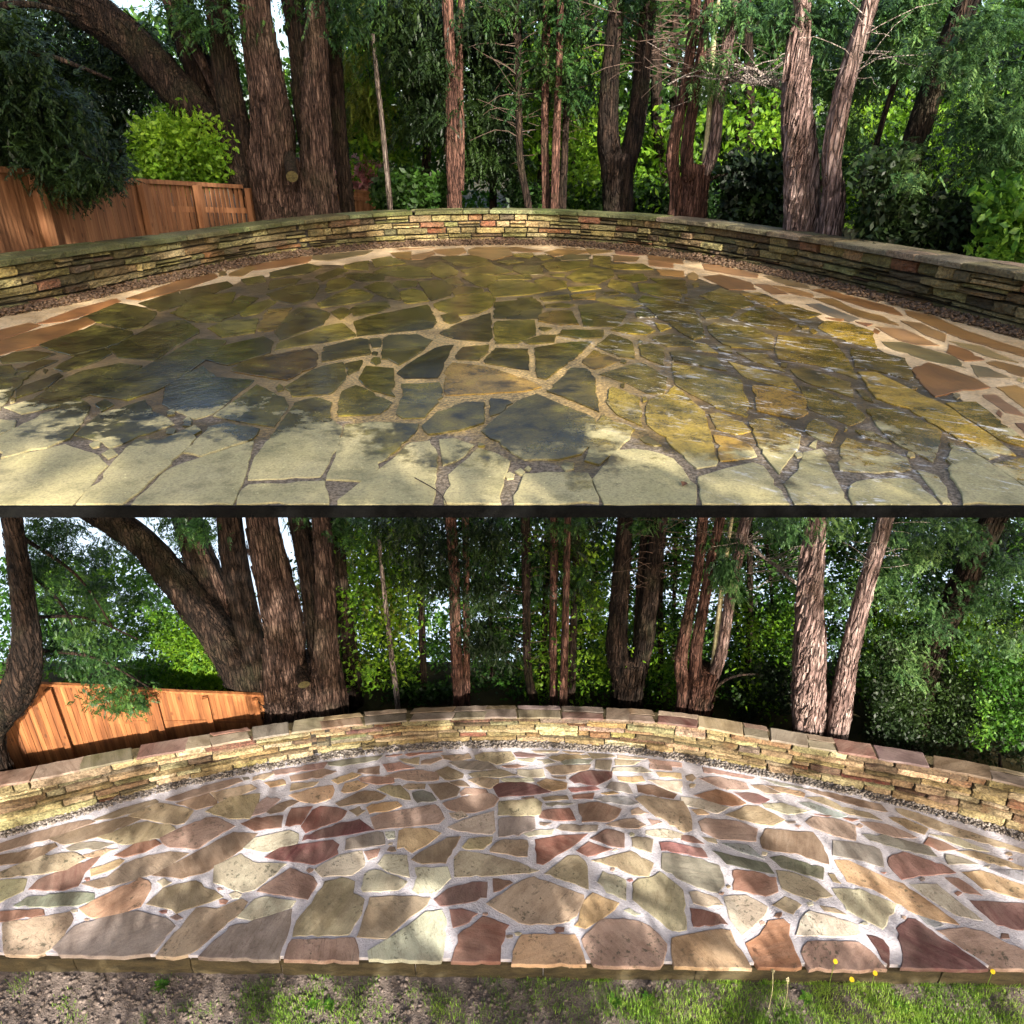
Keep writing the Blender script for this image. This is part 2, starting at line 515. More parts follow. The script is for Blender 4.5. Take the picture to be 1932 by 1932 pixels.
M['fence_a'] = mat_wood('brown larch', srgb((92, 60, 38)), srgb((124, 84, 56)), srgb((150, 108, 74)))
M['roof'] = mat_simple('dark shed roof', srgb((40, 36, 34)), srgb((62, 56, 52)))
M['render'] = mat_simple('white rendered wall', srgb((206, 204, 200)), srgb((224, 222, 218)), 2, 0.9, 0.1)

# sky seen under the trees of the lower garden
sk = bpy.data.materials.new('pale sky')
sk.use_nodes = True
skn = sk.node_tree
skn.nodes.remove(skn.nodes['Principled BSDF'])
em = skn.nodes.new('ShaderNodeEmission')
em.inputs[0].default_value = (0.68, 0.83, 1.0, 1)
em.inputs[1].default_value = 0.6
skn.links.new(em.outputs[0], skn.nodes['Material Output'].inputs[0])
M['sky'] = sk

# ------------------------------------------------------------------ traced curves (frame units)
def interp(pts):
    xs = [p[0] for p in pts]; ys = [p[1] for p in pts]
    def f(x):
        if x <= xs[0]:
            return ys[0] + (x - xs[0]) * (ys[1] - ys[0]) / (xs[1] - xs[0])
        if x >= xs[-1]:
            return ys[-1] + (x - xs[-1]) * (ys[-1] - ys[-2]) / (xs[-1] - xs[-2])
        return float(np.interp(x, xs, ys))
    return f


A_BASE = [(20, 586), (110, 570), (200, 546), (333, 519), (433, 496), (533, 478), (644, 466), (744, 458), (850, 455), (966, 454), (1060, 455), (1144, 460), (1210, 467), (1288, 479), (1371, 492), (1471, 510), (1571, 534), (1654, 556), (1754, 581), (1854, 609), (1910, 624)]
A_TOP = [(20, 500), (167, 478), (245, 468), (400, 447), (515, 430), (625, 415), (755, 406), (860, 403), (965, 402), (1060, 405), (1166, 412), (1250, 418), (1336, 426), (1466, 449), (1571, 464), (1666, 481), (1745, 497), (1854, 514), (1910, 525)]
B_BASE = [(22, 1567), (123, 1540), (200, 1514), (333, 1478), (467, 1450), (567, 1432), (644, 1420), (744, 1409), (850, 1403), (966, 1401), (1060, 1403), (1144, 1409), (1210, 1415), (1288, 1426), (1371, 1442), (1471, 1462), (1571, 1483), (1688, 1509), (1788, 1535), (1910, 1571)]
B_TOP = [(22, 1480), (133, 1460), (200, 1443), (320, 1421), (500, 1391), (600, 1376), (750, 1361), (860, 1356), (965, 1354), (1060, 1355), (1166, 1359), (1250, 1364), (1326, 1372), (1466, 1400), (1571, 1418), (1666, 1434), (1821, 1459), (1910, 1480)]
GRAV = {'A': 9, 'B': 12}


def smooth_curve(pts, n=160, x0=-260, x1=2190):
    f = interp(pts)
    xs = np.linspace(x0, x1, n)
    ys = np.array([f(x) for x in xs])
    for _ in range(14):
        y2 = ys.copy()
        y2[1:-1] = (ys[:-2] + 2 * ys[1:-1] + ys[2:]) / 4
        ys = y2
    return xs, ys


class Wall:
    """front base line and height of a curved wall, in world units"""
    def __init__(self, base, top, z):
        xs, ys = smooth_curve(base)
        tx, ty = smooth_curve(top)
        self.z = z
        self.P = [on_z(x, y, z) for x, y in zip(xs, ys)]
        self.px = xs
        self.H = []
        for x, p in zip(xs, self.P):
            # height at which the vertical through p meets the traced top line
            best = 0.4
            lo, hi = 0.05, 1.6
            for _ in range(30):
                mid = (lo + hi) / 2
                q = Vector((p.x, p.y, z + mid))
                d = q - CAMP
                k = d.dot(FWD)
                u = 966 + FPX * d.x / k
                v = 966 - FPX * d.dot(UPV) / k
                if v > np.interp(u, tx, ty): lo = mid
                else: hi = mid
            self.H.append((lo + hi) / 2)
        H = np.array(self.H)
        for _ in range(30):
            H[1:-1] = (H[:-2] + 2 * H[1:-1] + H[2:]) / 4
        self.H = H
        P = np.array([[p.x, p.y] for p in self.P])
        seg = np.linalg.norm(np.diff(P, axis=0), axis=1)
        self.S = np.concatenate([[0], np.cumsum(seg)])
        self.XY = P
        self.L = self.S[-1]
        T = np.gradient(P, axis=0)
        T /= np.linalg.norm(T, axis=1)[:, None]
        self.N = np.stack([-T[:, 1], T[:, 0]], 1)      # points away from the terrace
        if self.N[len(self.N) // 2][1] < 0: self.N = -self.N

    def at(self, s, back=0.0):
        x = np.interp(s, self.S, self.XY[:, 0]); y = np.interp(s, self.S, self.XY[:, 1])
        nx = np.interp(s, self.S, self.N[:, 0]); ny = np.interp(s, self.S, self.N[:, 1])
        return x + nx * back, y + ny * back

    def h(self, s): return float(np.interp(s, self.S, self.H))
    def s_of_px(self, x): return float(np.interp(x, self.px, self.S))
    def y_of_px(self, x): return float(np.interp(x, self.px, self.XY[:, 1]))


WA = Wall(A_BASE, A_TOP, ZA)
WB = Wall(B_BASE, B_TOP, ZB)
print('wall A: length %.1f, height %.2f..%.2f, depth Y %.2f' % (WA.L, WA.H.min(), WA.H.max(), WA.XY[:, 1].max()))
print('wall B: length %.1f, height %.2f..%.2f, depth Y %.2f' % (WB.L, WB.H.min(), WB.H.max(), WB.XY[:, 1].max()))
YLIP = on_z(966, 955, ZA).y
_k0, _k1 = on_z(20, 1803, ZB), on_z(1910, 1829, ZB)
KSL = (_k1.y - _k0.y) / (_k1.x - _k0.x)
YKERB = _k0.y - _k0.x * KSL


def ykerb(x):
    return YKERB + KSL * x


print('lip at Y %.2f, kerb at Y %.2f' % (YLIP, YKERB))

# ------------------------------------------------------------------ setting: the ground of both gardens
def sheet(name, x0, x1, y0, y1, z, mat, nx=1, ny=1, zf=None, kind='structure', parent=None):
    v, f = [], []
    for j in range(ny + 1):
        for i in range(nx + 1):
            x = x0 + (x1 - x0) * i / nx; y = y0 + (y1 - y0) * j / ny
            v.append((x, y, z if zf is None else zf(x, y)))
    for j in range(ny):
        for i in range(nx):
            a = j * (nx + 1) + i
            f.append((a, a + 1, a + nx + 2, a + nx + 1))
    o = pydata(name, v, f, mat, parent, True)
    if kind: o['kind'] = kind
    return o


def box_v(x0, x1, y0, y1, z0, z1):
    v = [(x0, y0, z0), (x1, y0, z0), (x1, y1, z0), (x0, y1, z0), (x0, y0, z1), (x1, y0, z1), (x1, y1, z1), (x0, y1, z1)]
    f = [(0, 3, 2, 1), (4, 5, 6, 7), (0, 1, 5, 4), (1, 2, 6, 5), (2, 3, 7, 6), (3, 0, 4, 7)]
    return v, f


# upper garden: a deck slab that carries the upper terrace, and the ground behind it
def slab(W, yfront, zb, zt, back):
    n = len(W.S)
    pts = []
    for s in W.S:
        x, y = W.at(s, back)
        pts.append((x, max(y, yfront + 0.2)))
    L = min(pts[0][0], -9.0); Rr = max(pts[-1][0], 9.0)
    v, f = [], []
    for x, y in [(L - 1, yfront + 0.2)] + pts + [(Rr + 1, yfront + 0.2)]:
        yf = yfront if W.z > 2 else yfront + KSL * x
        v += [(x, yf, zb), (x, yf, zt), (x, y, zt), (x, y, zb)]
    m = len(v) // 4
    for i in range(m - 1):
        for k in range(4):
            a = 4 * i + k; b = 4 * i + (k + 1) % 4
            f.append((a, a + 4, b + 4, b))
    return v, f


v, f = slab(WA, YLIP + 0.012, ZA - 0.042, ZA - 0.007, 0.3)
upper = pydata('upper_terrace', v, f, M['mortar_a']); tag(upper, 'upper terrace of wet algae-green crazy paving behind the dark lip', None, None, 'structure')
v, f = box_v(-17, 17, YLIP - 0.004, YLIP + 0.010, ZA - 0.046, ZA - 0.001)
lip = pydata('edge_strip', v, f, M['fascia'], upper)
def upper_ground_z(x, y):
    return ZA - 0.11
sheet('upper_ground', -900, 900, YLIP + 1.2, 1800, ZA - 0.11, M['forest'])
# lower garden
sheet('lawn', -900, 900, -1800, YKERB + 0.45, ZLAWN, M['soil'])
v, f = slab(WB, YKERB + 0.035, ZLAWN - 0.05, ZB - 0.007, 0.1)
lower = pydata('lower_terrace', v, f, M['mortar_b']); tag(lower, 'lower terrace of cleaned crazy paving with pale joints', None, None, 'structure')


def bank_z(x, y):
    return ZLAWN + 0.02 - max(0.0, y - 8.7) * 1.6
sheet('wooded_bank', -16, 16, YKERB + 0.5, 13, 0, M['forest'], 32, 60, bank_z)
# sky behind the lower wood, one curved sheet
sv, sf = [], []
for i in range(33):
    a = R(-78 + 156 * i / 32)
    x, y = 15.5 * math.sin(a), -3.0 + 15.5 * math.cos(a)
    sv += [(x, y, -9.0), (x, y, ZA - 0.12)]
for i in range(32):
    a = 2 * i
    sf.append((a, a + 2, a + 3, a + 1))
o = pydata('sky', sv, sf, M['sky'], None, True); o['kind'] = 'structure'

# ------------------------------------------------------------------ paving stones
STONES = """
1t 20,1025 390,960 410,1000 380,1060 310,1150 240,1200 20,1198
1g 300,1165 420,1045 520,1010 780,958 940,1000 985,1040 860,1190 700,1210 345,1200
1t 890,1205 1035,1020 1110,940 1230,945 1370,885 1395,905 1370,950 1290,1020 1080,1195 980,1213
1g 1130,1210 1300,1045 1400,1020 1645,950 1630,1060 1570,1225 1360,1223
1l 1345,990 1440,890 1510,875 1670,900 1650,940 1420,1005
2t -272,1095 -250,1010 -170,910 -92,790 0,768 70,790 60,855 125,890 110,970 40,1085
2p -320,1225 -300,1140 -280,1120 70,1110 95,1190 90,1235
1p 1460,840 1640,715 1770,765 1795,800 1740,885 1560,860
1l 1210,790 1215,700 1360,635 1430,680 1620,690 1440,830 1370,850
1b 870,750 1320,512 1450,520 1400,580 1250,680 1180,725 1030,770
1t 830,915 920,830 1110,778 1150,825 1210,840 1260,875 1080,935 1000,965 940,935
1n 450,940 600,860 790,770 855,800 850,830 790,930 700,965 520,1000
1k 75,925 150,880 400,850 530,860 530,890 450,920 300,930
1r 0,960 250,945 250,975 0,1015
1t 0,780 155,770 130,840 0,905
1r 165,830 210,780 330,735 440,690 560,650 480,740 440,810 360,835
1o 510,720 680,660 700,670 640,720 515,760
1b 480,800 600,770 700,690 800,650 960,620 1060,630 900,730 690,800 560,825
1t 0,735 250,640 440,625 480,660 380,720 200,745 0,765
1b 0,640 310,575 320,590 180,670 0,695
1b 0,575 200,510 480,440 530,450 300,540 100,590 0,618
1b 280,545 520,470 750,415 790,435 600,520 370,580
1g 370,600 440,570 530,560 640,575 560,605 400,615
1t 560,535 800,450 980,475 990,490 900,540 720,580 640,560
1o 470,640 600,600 660,605 560,650 480,650
1r 650,640 760,575 880,552 910,575 820,620 700,650
1p 900,540 1160,430 1230,425 1320,475 1200,545 1120,600 960,590 920,565
1t 730,415 890,345 1010,365 1090,390 1040,455 960,465 830,435
1b 530,440 700,370 880,325 900,335 780,390 640,430
1b 940,325 1180,235 1350,205 1370,220 1180,285 1000,330
1b 1000,345 1180,290 1225,335 1225,350 1110,380
1t 1190,285 1420,240 1450,260 1330,310 1240,335
1t 1170,390 1300,310 1470,290 1440,390 1410,430 1300,430
1p 1455,350 1510,310 1590,320 1510,390 1420,420
1r 1365,460 1450,425 1600,415 1590,480 1440,500
1b 1510,395 1560,350 1650,325 1690,335 1600,390 1530,405
1r 1625,425 1650,375 1765,365 1700,465 1640,475 1615,470
1r 1705,475 1770,385 1810,365 1900,370 1960,390 1932,440 1730,510
2d -220,555 -210,530 0,455 100,437 178,495 0,525
1l 1375,600 1440,545 1640,500 1690,520 1680,570 1490,625
1d 1505,650 1580,600 1880,555 1915,580 1910,630 1780,690
2l -150,720 -10,640 115,615 130,680 125,700 60,750 -110,760
1t 1650,235 1740,225 1800,225 1770,250 1640,275
1o 1640,300 1750,265 1880,245 1890,270 1870,320 1780,345 1690,330
1t 1430,200 1530,165 1560,175 1490,215 1430,215
1b 1540,165 1700,120 1850,105 1830,145 1700,165 1560,185
1b 1640,195 1830,150 1900,165 1820,200 1650,220
1o 1490,230 1600,210 1620,240 1530,255
2k -80,110 0,80 230,70 200,100 0,135 -70,130
1k 1370,195 1410,190 1415,210 1380,215
2r 245,68 345,45 350,72 250,80
2r 360,70 370,45 570,25 575,50 380,78
2b 585,30 600,25 880,22 920,40 640,52
2t 935,25 1060,25 1070,45 960,50
2t 1078,35 1230,30 1220,58 1100,60
2t 1250,50 1380,40 1370,65 1290,65
2t 1395,55 1530,60 1550,80 1420,92
2p 1560,70 1640,55 1730,80 1660,100 1565,92
2p 1735,95 1925,110 1925,140 1745,120
2t 330,95 440,85 435,125 360,115
2b 445,105 555,85 570,95 500,125 450,125
2t 565,75 720,65 735,90 650,108 580,93
2t 755,75 800,60 960,55 985,100 880,125 760,95
2d 975,62 1010,58 1160,78 1100,84 990,80
2t 1170,85 1240,68 1390,72 1410,85 1220,105
2l 995,95 1095,88 1105,100 1080,115 1000,105
2g 1110,102 1170,95 1210,115 1150,125
2k 1235,112 1300,95 1420,98 1400,120 1260,125
2g 1440,100 1530,103 1520,160 1435,145
2t 1545,97 1690,107 1660,130 1550,130
2l 1530,145 1700,140 1760,170 1620,170 1530,165
2p 1740,123 1870,133 1870,160 1745,150
2o 1780,168 1925,175 1925,205 1800,195
2g 610,115 640,107 820,105 880,150 790,160 690,155
2b 90,170 95,155 215,135 215,180 170,180
2p 235,127 330,112 410,145 260,165
2p 250,190 300,170 430,157 545,175 550,215 430,220 320,205
2t 530,165 600,137 690,180 685,200 610,218 565,200
2t 715,180 800,165 890,152 985,185 890,198 740,195
2r 905,135 1000,125 1050,135 960,148
2l 995,155 1140,152 1150,195 1050,198 995,180
2b 1155,145 1180,135 1410,128 1400,155 1270,180 1190,180
2b 1190,195 1270,193 1270,208 1210,205
2d 1285,210 1350,172 1420,160 1530,170 1535,200 1440,243 1320,230
2o 1560,195 1700,192 1720,222 1640,233 1570,215
2g 1500,258 1525,222 1620,238 1648,290 1590,285
2r 1672,242 1770,242 1895,295 1880,320 1760,300 1680,280
2l 1740,215 1925,222 1925,290 1850,275
2o -60,215 60,172 110,182 70,203 -20,235
2p 100,205 150,195 300,200 300,230 200,238 110,220
2o 0,278 20,232 90,217 150,240 90,273 15,290
2b -30,345 60,302 130,275 190,278 250,302 230,325 120,345 -10,362
2t 205,265 270,240 330,243 380,290 390,325 330,318 260,290
2t 345,250 370,232 480,233 470,263 380,268
2k 395,285 460,272 510,288 540,330 430,343 402,320
2b 490,238 600,228 675,262 650,303 560,326
2b 612,226 690,212 725,250 660,250
2t 720,215 770,198 895,207 888,230 840,262 790,250
2l 900,210 920,202 1080,200 1090,222 910,225
2p 668,285 700,258 820,267 830,288 680,303
2p 572,345 680,312 850,288 888,320 860,360 790,388 690,398 600,373
2d 857,250 880,232 1030,227 1110,247 1178,280 1050,298 890,308
2o 1108,230 1160,208 1275,232 1270,263 1200,276 1140,260
2r 1282,260 1440,252 1460,265 1300,283
2r 1302,300 1430,287 1420,320 1312,320
2b 1010,315 1090,307 1090,320 1020,325
2t 1130,312 1280,297 1290,325 1150,330
2g 1152,346 1240,337 1310,347 1280,360 1160,360
2s 1432,322 1470,307 1600,307 1680,345 1630,357 1520,345
2o 1470,290 1540,277 1570,290 1500,298
2o 142,370 170,352 320,332 340,360 270,388 160,403
2b 42,385 100,362 143,385 90,418
2t 892,337 1100,320 1133,345 1123,408 1050,416 887,410
2r 1122,400 1170,380 1290,374 1323,440 1230,443 1122,425
2b 1342,352 1450,337 1580,380 1570,410 1520,448 1362,448
2p 1637,385 1680,367 1745,403 1642,408
2t 1668,320 1692,303 1932,337 1973,420 1985,498 1935,508 1862,468 1822,430 1782,420 1702,350
2p 168,427 250,402 530,352 558,385 578,430 550,458 192,493
2l 608,400 680,387 715,420 660,438 622,423
2l 605,480 690,442 860,392 868,500 850,518 680,508
2g 890,440 902,427 1093,422 1093,490 1000,528 892,530
2b 1122,452 1188,457 1150,473 1122,468
2g 1212,490 1242,467 1453,467 1448,503 1312,506
2l 1032,518 1130,492 1203,492 1190,523 1060,533
2p 1502,465 1600,434 1660,432 1728,470 1680,488 1590,483
2p 1732,432 1800,442 1820,455 1760,473
2g 22,547 200,507 233,512 248,578 22,608
2l 245,507 300,503 303,543 262,548
2o 327,502 352,490 480,487 558,515 510,563 400,622 350,598 317,598
2b 398,663 450,622 600,542 668,537 588,682 430,683
2t 683,593 722,547 853,537 848,568 800,605 700,603
2t 833,608 892,552 1053,555 1053,648 970,638 842,618
2r 1097,552 1250,527 1383,522 1328,570 1200,648 1140,690 1107,682
2r 1332,613 1400,562 1528,605 1440,637 1392,648
2d 1412,545 1500,487 1598,517 1602,597 1530,588 1450,558
2t 1642,542 1700,532 1763,552 1753,627 1690,608 1647,588
2l 1722,500 1830,487 1932,520 1932,543 1790,543 1722,518
2p 128,620 218,602 200,648 152,668
2l 208,690 240,632 368,642 383,762 280,738 222,708
2l 113,828 130,742 190,718 260,742 368,790 320,838 122,843
2l 418,712 598,707 617,768 530,852 430,857 403,838 432,760
2t 643,650 672,618 830,637 1000,682 1105,725 1060,738 820,753 643,758
2t 1153,743 1280,643 1340,643 1383,672 1393,827 1290,788
2t 1428,670 1640,618 1762,685 1738,757 1660,753 1560,708
2l 1447,790 1480,732 1608,777 1608,892 1500,848
2r 1802,570 1860,562 1932,582 2038,602 2075,653 1932,628 1812,610
2g 1812,624 1932,642 2138,694 2165,810 2128,847 2010,818 1870,745 1815,713
2t 1652,800 1680,777 1760,762 1800,731 1928,838 1935,880 1943,920 1948,1058 1870,1068 1740,958 1652,888
2d 528,890 600,832 740,792 823,792 818,878 700,908 560,923
2r 857,772 950,782 968,795 900,838 862,848
2t 828,913 1000,792 1090,763 1368,866 1368,890 1328,978 1288,1008 1180,1028 1030,1028 900,958
2o 1337,1010 1372,900 1422,853 1567,910 1540,948 1450,1008 1380,1052 1322,1038
2l 1597,950 1630,937 1698,978 1660,983
2t 93,1098 137,960 162,882 300,872 498,882 480,918 360,1008 258,1108
2r 613,947 680,942 773,970 720,1018 632,1048
2l 158,1222 152,1182 300,1092 480,962 563,953 588,1000 588,1100 563,1238
2r 623,1238 662,1132 662,1092 760,1022 800,988 890,1012 943,1037 898,1150 893,1235
2o 968,1250 982,1152 1022,1093 1180,1088 1318,1093 1348,1160 1383,1258
2p 1358,1115 1480,1003 1560,998 1690,1018 1743,1038 1837,1142 1818,1240 1800,1265 1427,1256
2o 1872,1112 1935,1097 2150,1057 2198,1067 2238,1145 2313,1275 1887,1264 1870,1180
3n 362,1140 440,1092 490,1013 570,1003 603,1032 598,1090 638,1180 678,1270 430,1270 387,1200
3p 667,1190 712,1132 760,1128 998,1132 1058,1172 1148,1280 720,1282
3d 1047,1092 1138,1112 1168,1160 1172,1263 1130,1228 1102,1170
3d 1212,1052 1280,998 1318,1003 1480,1112 1650,1222 1728,1280 1640,1282 1242,1270 1252,1200 1232,1140
3p 1453,1070 1600,1048 1700,1072 1932,1180 1932,1280 1762,1275 1552,1140
3s 1333,977 1400,982 1488,1035 1430,1048 1382,1028
3r 42,937 150,952 208,977 253,1028 62,1043
3t 37,847 80,842 198,882 228,920 150,933 62,908
3l 233,872 360,867 478,932 458,985 340,1090 272,1000
3r 283,722 400,732 528,767 538,843 470,868 292,833
3t 503,920 580,872 678,920 625,973 532,938
3t 533,727 620,737 760,792 845,868 750,897 562,828
3t 773,922 860,932 937,978 802,953
3l 648,1088 682,990 722,957 900,1002 998,1042 1007,1083 900,1098
3l 853,832 1000,832 1217,920 1130,1052 1042,1008 932,948
3o 863,667 940,668 1160,772 1250,803 1538,1010 1557,1028 1440,1008 1312,963 1080,828 932,783
3k 178,617 280,643 478,688 517,743 440,728 252,688
3s 228,572 368,577 457,657 332,622
3k 498,652 560,643 798,712 793,773 562,708
3b 443,545 473,493 738,513 798,590 827,687 640,628 453,598
3p 93,450 132,433 300,448 422,492 413,557 202,548 112,500
3t 245,410 372,358 430,363 577,440 510,472 382,448
3n 73,300 190,268 280,292 357,345 280,362 182,343
3d 298,287 400,283 492,325 440,352 372,333
3l -10,310 100,322 258,370 200,408 92,373 -10,348
3l 455,350 560,343 717,390 640,408 600,412 472,368
3p 103,205 200,193 358,232 378,268 240,268
3p 113,140 200,138 408,190 398,208 300,198 122,170
3p 383,240 460,243 557,290 470,292
3o 483,247 580,258 698,290 688,308 560,283
3g 443,200 480,197 678,245 688,263 560,248
3b 693,267 760,263 960,313 1128,357 1162,393 1000,362 842,313
3s 653,340 720,338 927,415 870,427 762,393
3t 703,312 800,313 900,362 1060,402 1127,440 950,408 802,348
3p 693,450 740,423 860,433 977,472 977,552 860,527 752,488
3p 1013,452 1160,463 1327,540 1210,537 1102,508
3t 1163,422 1260,433 1387,490 1368,522 1280,493
3t 1203,372 1330,393 1480,463 1932,610 1932,630 1700,567 1472,508 1332,448 1212,393
3g 1023,522 1130,523 1398,592 1437,643 1280,618 1062,553
3r 1368,575 1392,538 1480,562 1557,608 1450,613
3g 853,557 1000,573 1118,602 1137,702 960,657 853,638
3r 1163,650 1250,623 1470,693 1537,735 1360,752 1242,773 1172,700
3l 1403,522 1560,543 1737,620 1600,598
3g 1483,632 1560,643 1677,692 1502,688
3t 1563,620 1620,615 1750,643 1932,710 1932,725 1702,675
3o 1588,737 1690,728 1932,812 1932,890 1702,828
3s 1743,717 1932,725 1932,795
3p 1488,767 1560,768 1677,845 1697,867 1592,848
3l 1293,807 1440,803 1558,900 1697,1008 1552,978 1422,898
3d 1633,897 1932,915 1932,1065 1782,1033 1692,958
3t 823,742 860,747 897,798 852,788
3g 583,447 640,447 640,460 602,460
3r -10,527 60,532 122,573 60,568 -10,553
3t 113,537 188,547 197,573 142,563
3o 53,382 110,377 157,408 82,413
3r 903,427 997,437 960,448
3r 743,408 850,416 820,424
"""
STONE_RGB = {'t': (150, 130, 98), 'o': (176, 140, 92), 'r': (128, 76, 62), 'd': (104, 54, 54), 'b': (124, 98, 78), 'p': (154, 118, 102),
             'l': (176, 168, 142), 'g': (124, 113, 102), 'k': (94, 94, 82), 's': (120, 126, 134), 'n': (164, 108, 76)}
STONE_RGB = {k: tuple((0.70 * c + 0.30 * (sum(v) / 3)) * 1.13 for c in v) for k, v in STONE_RGB.items()}
S_CROP = 1366 / 1932 / (4096 / 1932)
CX0 = {1: 0.0, 2: 1366 / 4096 * 1932, 3: 2730 / 4096 * 1932}
BY0 = 2968 / 4096 * 1932
AY0 = 960 / 4096 * 1932


def cropB(c, x, y): return (CX0[c] + x * S_CROP, BY0 + y * S_CROP)
def cropA(c, x, y): return (CX0[c] + x * S_CROP, AY0 + y * S_CROP)


stones_b = []
for line in STONES.strip().splitlines():
    hd, *pts = line.split()
    c = int(hd[0])
    stones_b.append((hd[1], [cropB(c, *map(float, p.split(','))) for p in pts]))

# the two terraces are paved to the same pattern: fit the plane-to-plane map between them
CORR = [(2, 822, 920, 815, 1075), (2, 1380, 880, 1440, 1000), (2, 1095, 555, 1105, 600), (2, 1385, 522, 1428, 578), (2, 1145, 693, 1150, 795),
        (2, 1090, 760, 1090, 875), (2, 640, 760, 600, 878), (2, 1110, 725, 1110, 830), (2, 670, 615, 640, 690), (2, 888, 533, 870, 588),
        (2, 1095, 420, 1092, 460), (2, 855, 262, 835, 262), (2, 1180, 280, 1150, 297), (2, 1530, 200, 1532, 215), (2, 1340, 350, 1345, 362),
        (2, 1580, 400, 1602, 415), (2, 525, 890, 475, 1065), (2, 1180, 1030, 1200, 1225), (2, 1020, 1090, 1045, 1308), (2, 1320, 1090, 1415, 1345),
        (3, 95, 450, 165, 480), (3, 415, 560, 500, 618), (3, 440, 545, 540, 600), (3, 830, 690, 965, 760), (3, 1540, 735, 1750, 840),
        (3, 280, 720, 425, 815), (3, 540, 845, 640, 1000), (1, 1210, 790, 930, 940), (1, 1620, 690, 1410, 797), (1, 1460, 845, 1217, 990),
        (1, 1790, 790, 1620, 912), (1, 1740, 885, 1540, 1050), (1, 1645, 950, 1412, 1145), (1, 985, 1040, 600, 1265)]
rows = []
for c, bx, by, ax, ay in CORR:
    X, Y = cropB(c, bx, by); U, V = cropA(c, ax, ay)
    X, Y, U, V = X / 1000, Y / 1000, U / 1000, V / 1000
    rows += [[X, Y, 1, 0, 0, 0, -U * X, -U * Y, -U], [0, 0, 0, X, Y, 1, -V * X, -V * Y, -V]]
_, _, Vt = np.linalg.svd(np.array(rows))
HM = Vt[-1].reshape(3, 3)


def b2a(p):
    q = HM @ np.array([p[0] / 1000, p[1] / 1000, 1])
    return (q[0] / q[2] * 1000, q[1] / q[2] * 1000)


res = [math.dist(b2a(cropB(c, bx, by)), cropA(c, ax, ay)) for c, bx, by, ax, ay in CORR]
print('homography residual mean %.1f max %.1f' % (np.mean(res), max(res)), [round(r) for r in res])

ga = interp([(x, y + GRAV['A']) for x, y in A_BASE])
gb = interp([(x, y + GRAV['B']) for x, y in B_BASE])


def clip_half(poly, fn):
    """keep the side where fn >= 0"""
    out = []
    n = len(poly)
    for i in range(n):
        a, b = poly[i], poly[(i + 1) % n]
        fa, fb = fn(a), fn(b)
        if fa >= 0: out.append(a)
        if fa * fb < 0:
            t = fa / (fa - fb)
            out.append((a[0] + (b[0] - a[0]) * t, a[1] + (b[1] - a[1]) * t))
    return out


def area(p):
    return 0.5 * sum(p[i][0] * p[(i + 1) % len(p)][1] - p[(i + 1) % len(p)][0] * p[i][1] for i in range(len(p)))


def stone_slab(name, poly, ztop, thick, mat, parent, rgb, step=0.05, rough=0.012, bev=0.008, grow=0.0, tilt=0.004):
    """a flat stone with a wandering, chipped outline; poly is a list of world (x, y)"""
    if area(poly) < 0: poly = poly[::-1]
    grow = min(grow, 0.03 * math.sqrt(abs(area(poly))))
    pts = []
    n = len(poly)
    for i in range(n):
        a = Vector(poly[i]); b = Vector(poly[(i + 1) % n])
        L = (b - a).length
        k = max(1, min(9, int(L / step)))
        nrm = Vector(((b - a).y, -(b - a).x)).normalized() if L > 1e-6 else Vector((0, 0))
        pv = Vector(poly[i - 1]); e0 = a - pv
        n0 = Vector((e0.y, -e0.x)).normalized() if e0.length > 1e-6 else nrm
        for j in range(k):
            t = j / k
            p = a.lerp(b, t)
            if j == 0:
                bis = n0 + nrm
                bl = max(0.5, bis.length)
                p = p + bis / bl * (grow * 2 / bl * random.uniform(0.8, 1.0))
                if random.random() < 0.25: p = p - bis / bl * rough * random.uniform(0.4, 1.4)
                pts.append(p)
                continue
            off = grow + rough * (mnoise.noise(Vector((p.x * 6, p.y * 6, ztop * 3 + 5))) * 0.9 + random.uniform(-0.35, 0.35))
            if random.random() < 0.07: off -= rough * random.uniform(0.6, 1.6)
            pts.append(p + nrm * off)
    c = sum(pts, Vector((0, 0))) / len(pts)
    m = len(pts)
    tx, ty = random.uniform(-tilt, tilt), random.uniform(-tilt, tilt)
    dz = random.uniform(-0.0015, 0.0025)
    def z(p): return ztop + dz + (p.x - c.x) * tx + (p.y - c.y) * ty
    vs, fs = [], []
    for p in pts: vs.append((p.x, p.y, ztop - thick))
    for p in pts: vs.append((p.x, p.y, z(p) - bev * random.uniform(0.5, 1.0)))
    for p in pts:
        d = (c - p)
        q = p + d.normalized() * min(bev * random.uniform(0.8, 2.0), d.length * 0.3)
        vs.append((q.x, q.y, z(q)))
    for i in range(m):
        j = (i + 1) % m
        fs.append((i, j, m + j, m + i))
        fs.append((m + i, m + j, 2 * m + j, 2 * m + i))
    fs.append(tuple(range(2 * m, 3 * m)))
    o = pydata(name, vs, fs, mat, parent)
    o.color = (*srgb([max(0, min(255, v)) for v in rgb]), 1)
    return o


def jit(rgb, k=9):
    d = random.gauss(0, k)
    return tuple(v + d + random.gauss(0, k * 0.35) for v in rgb)


def mirrored(stones, x_mirror, side):
    out = []
    for k, p in stones:
        cx = sum(a[0] for a in p) / len(p)
        if side * (cx - x_mirror) < -30 or abs(cx - x_mirror) > 210: continue
        if min(side * (a[0] - x_mirror) for a in p) < -3: continue
        out.append((k, [(2 * x_mirror - a[0], a[1]) for a in p]))
    return out


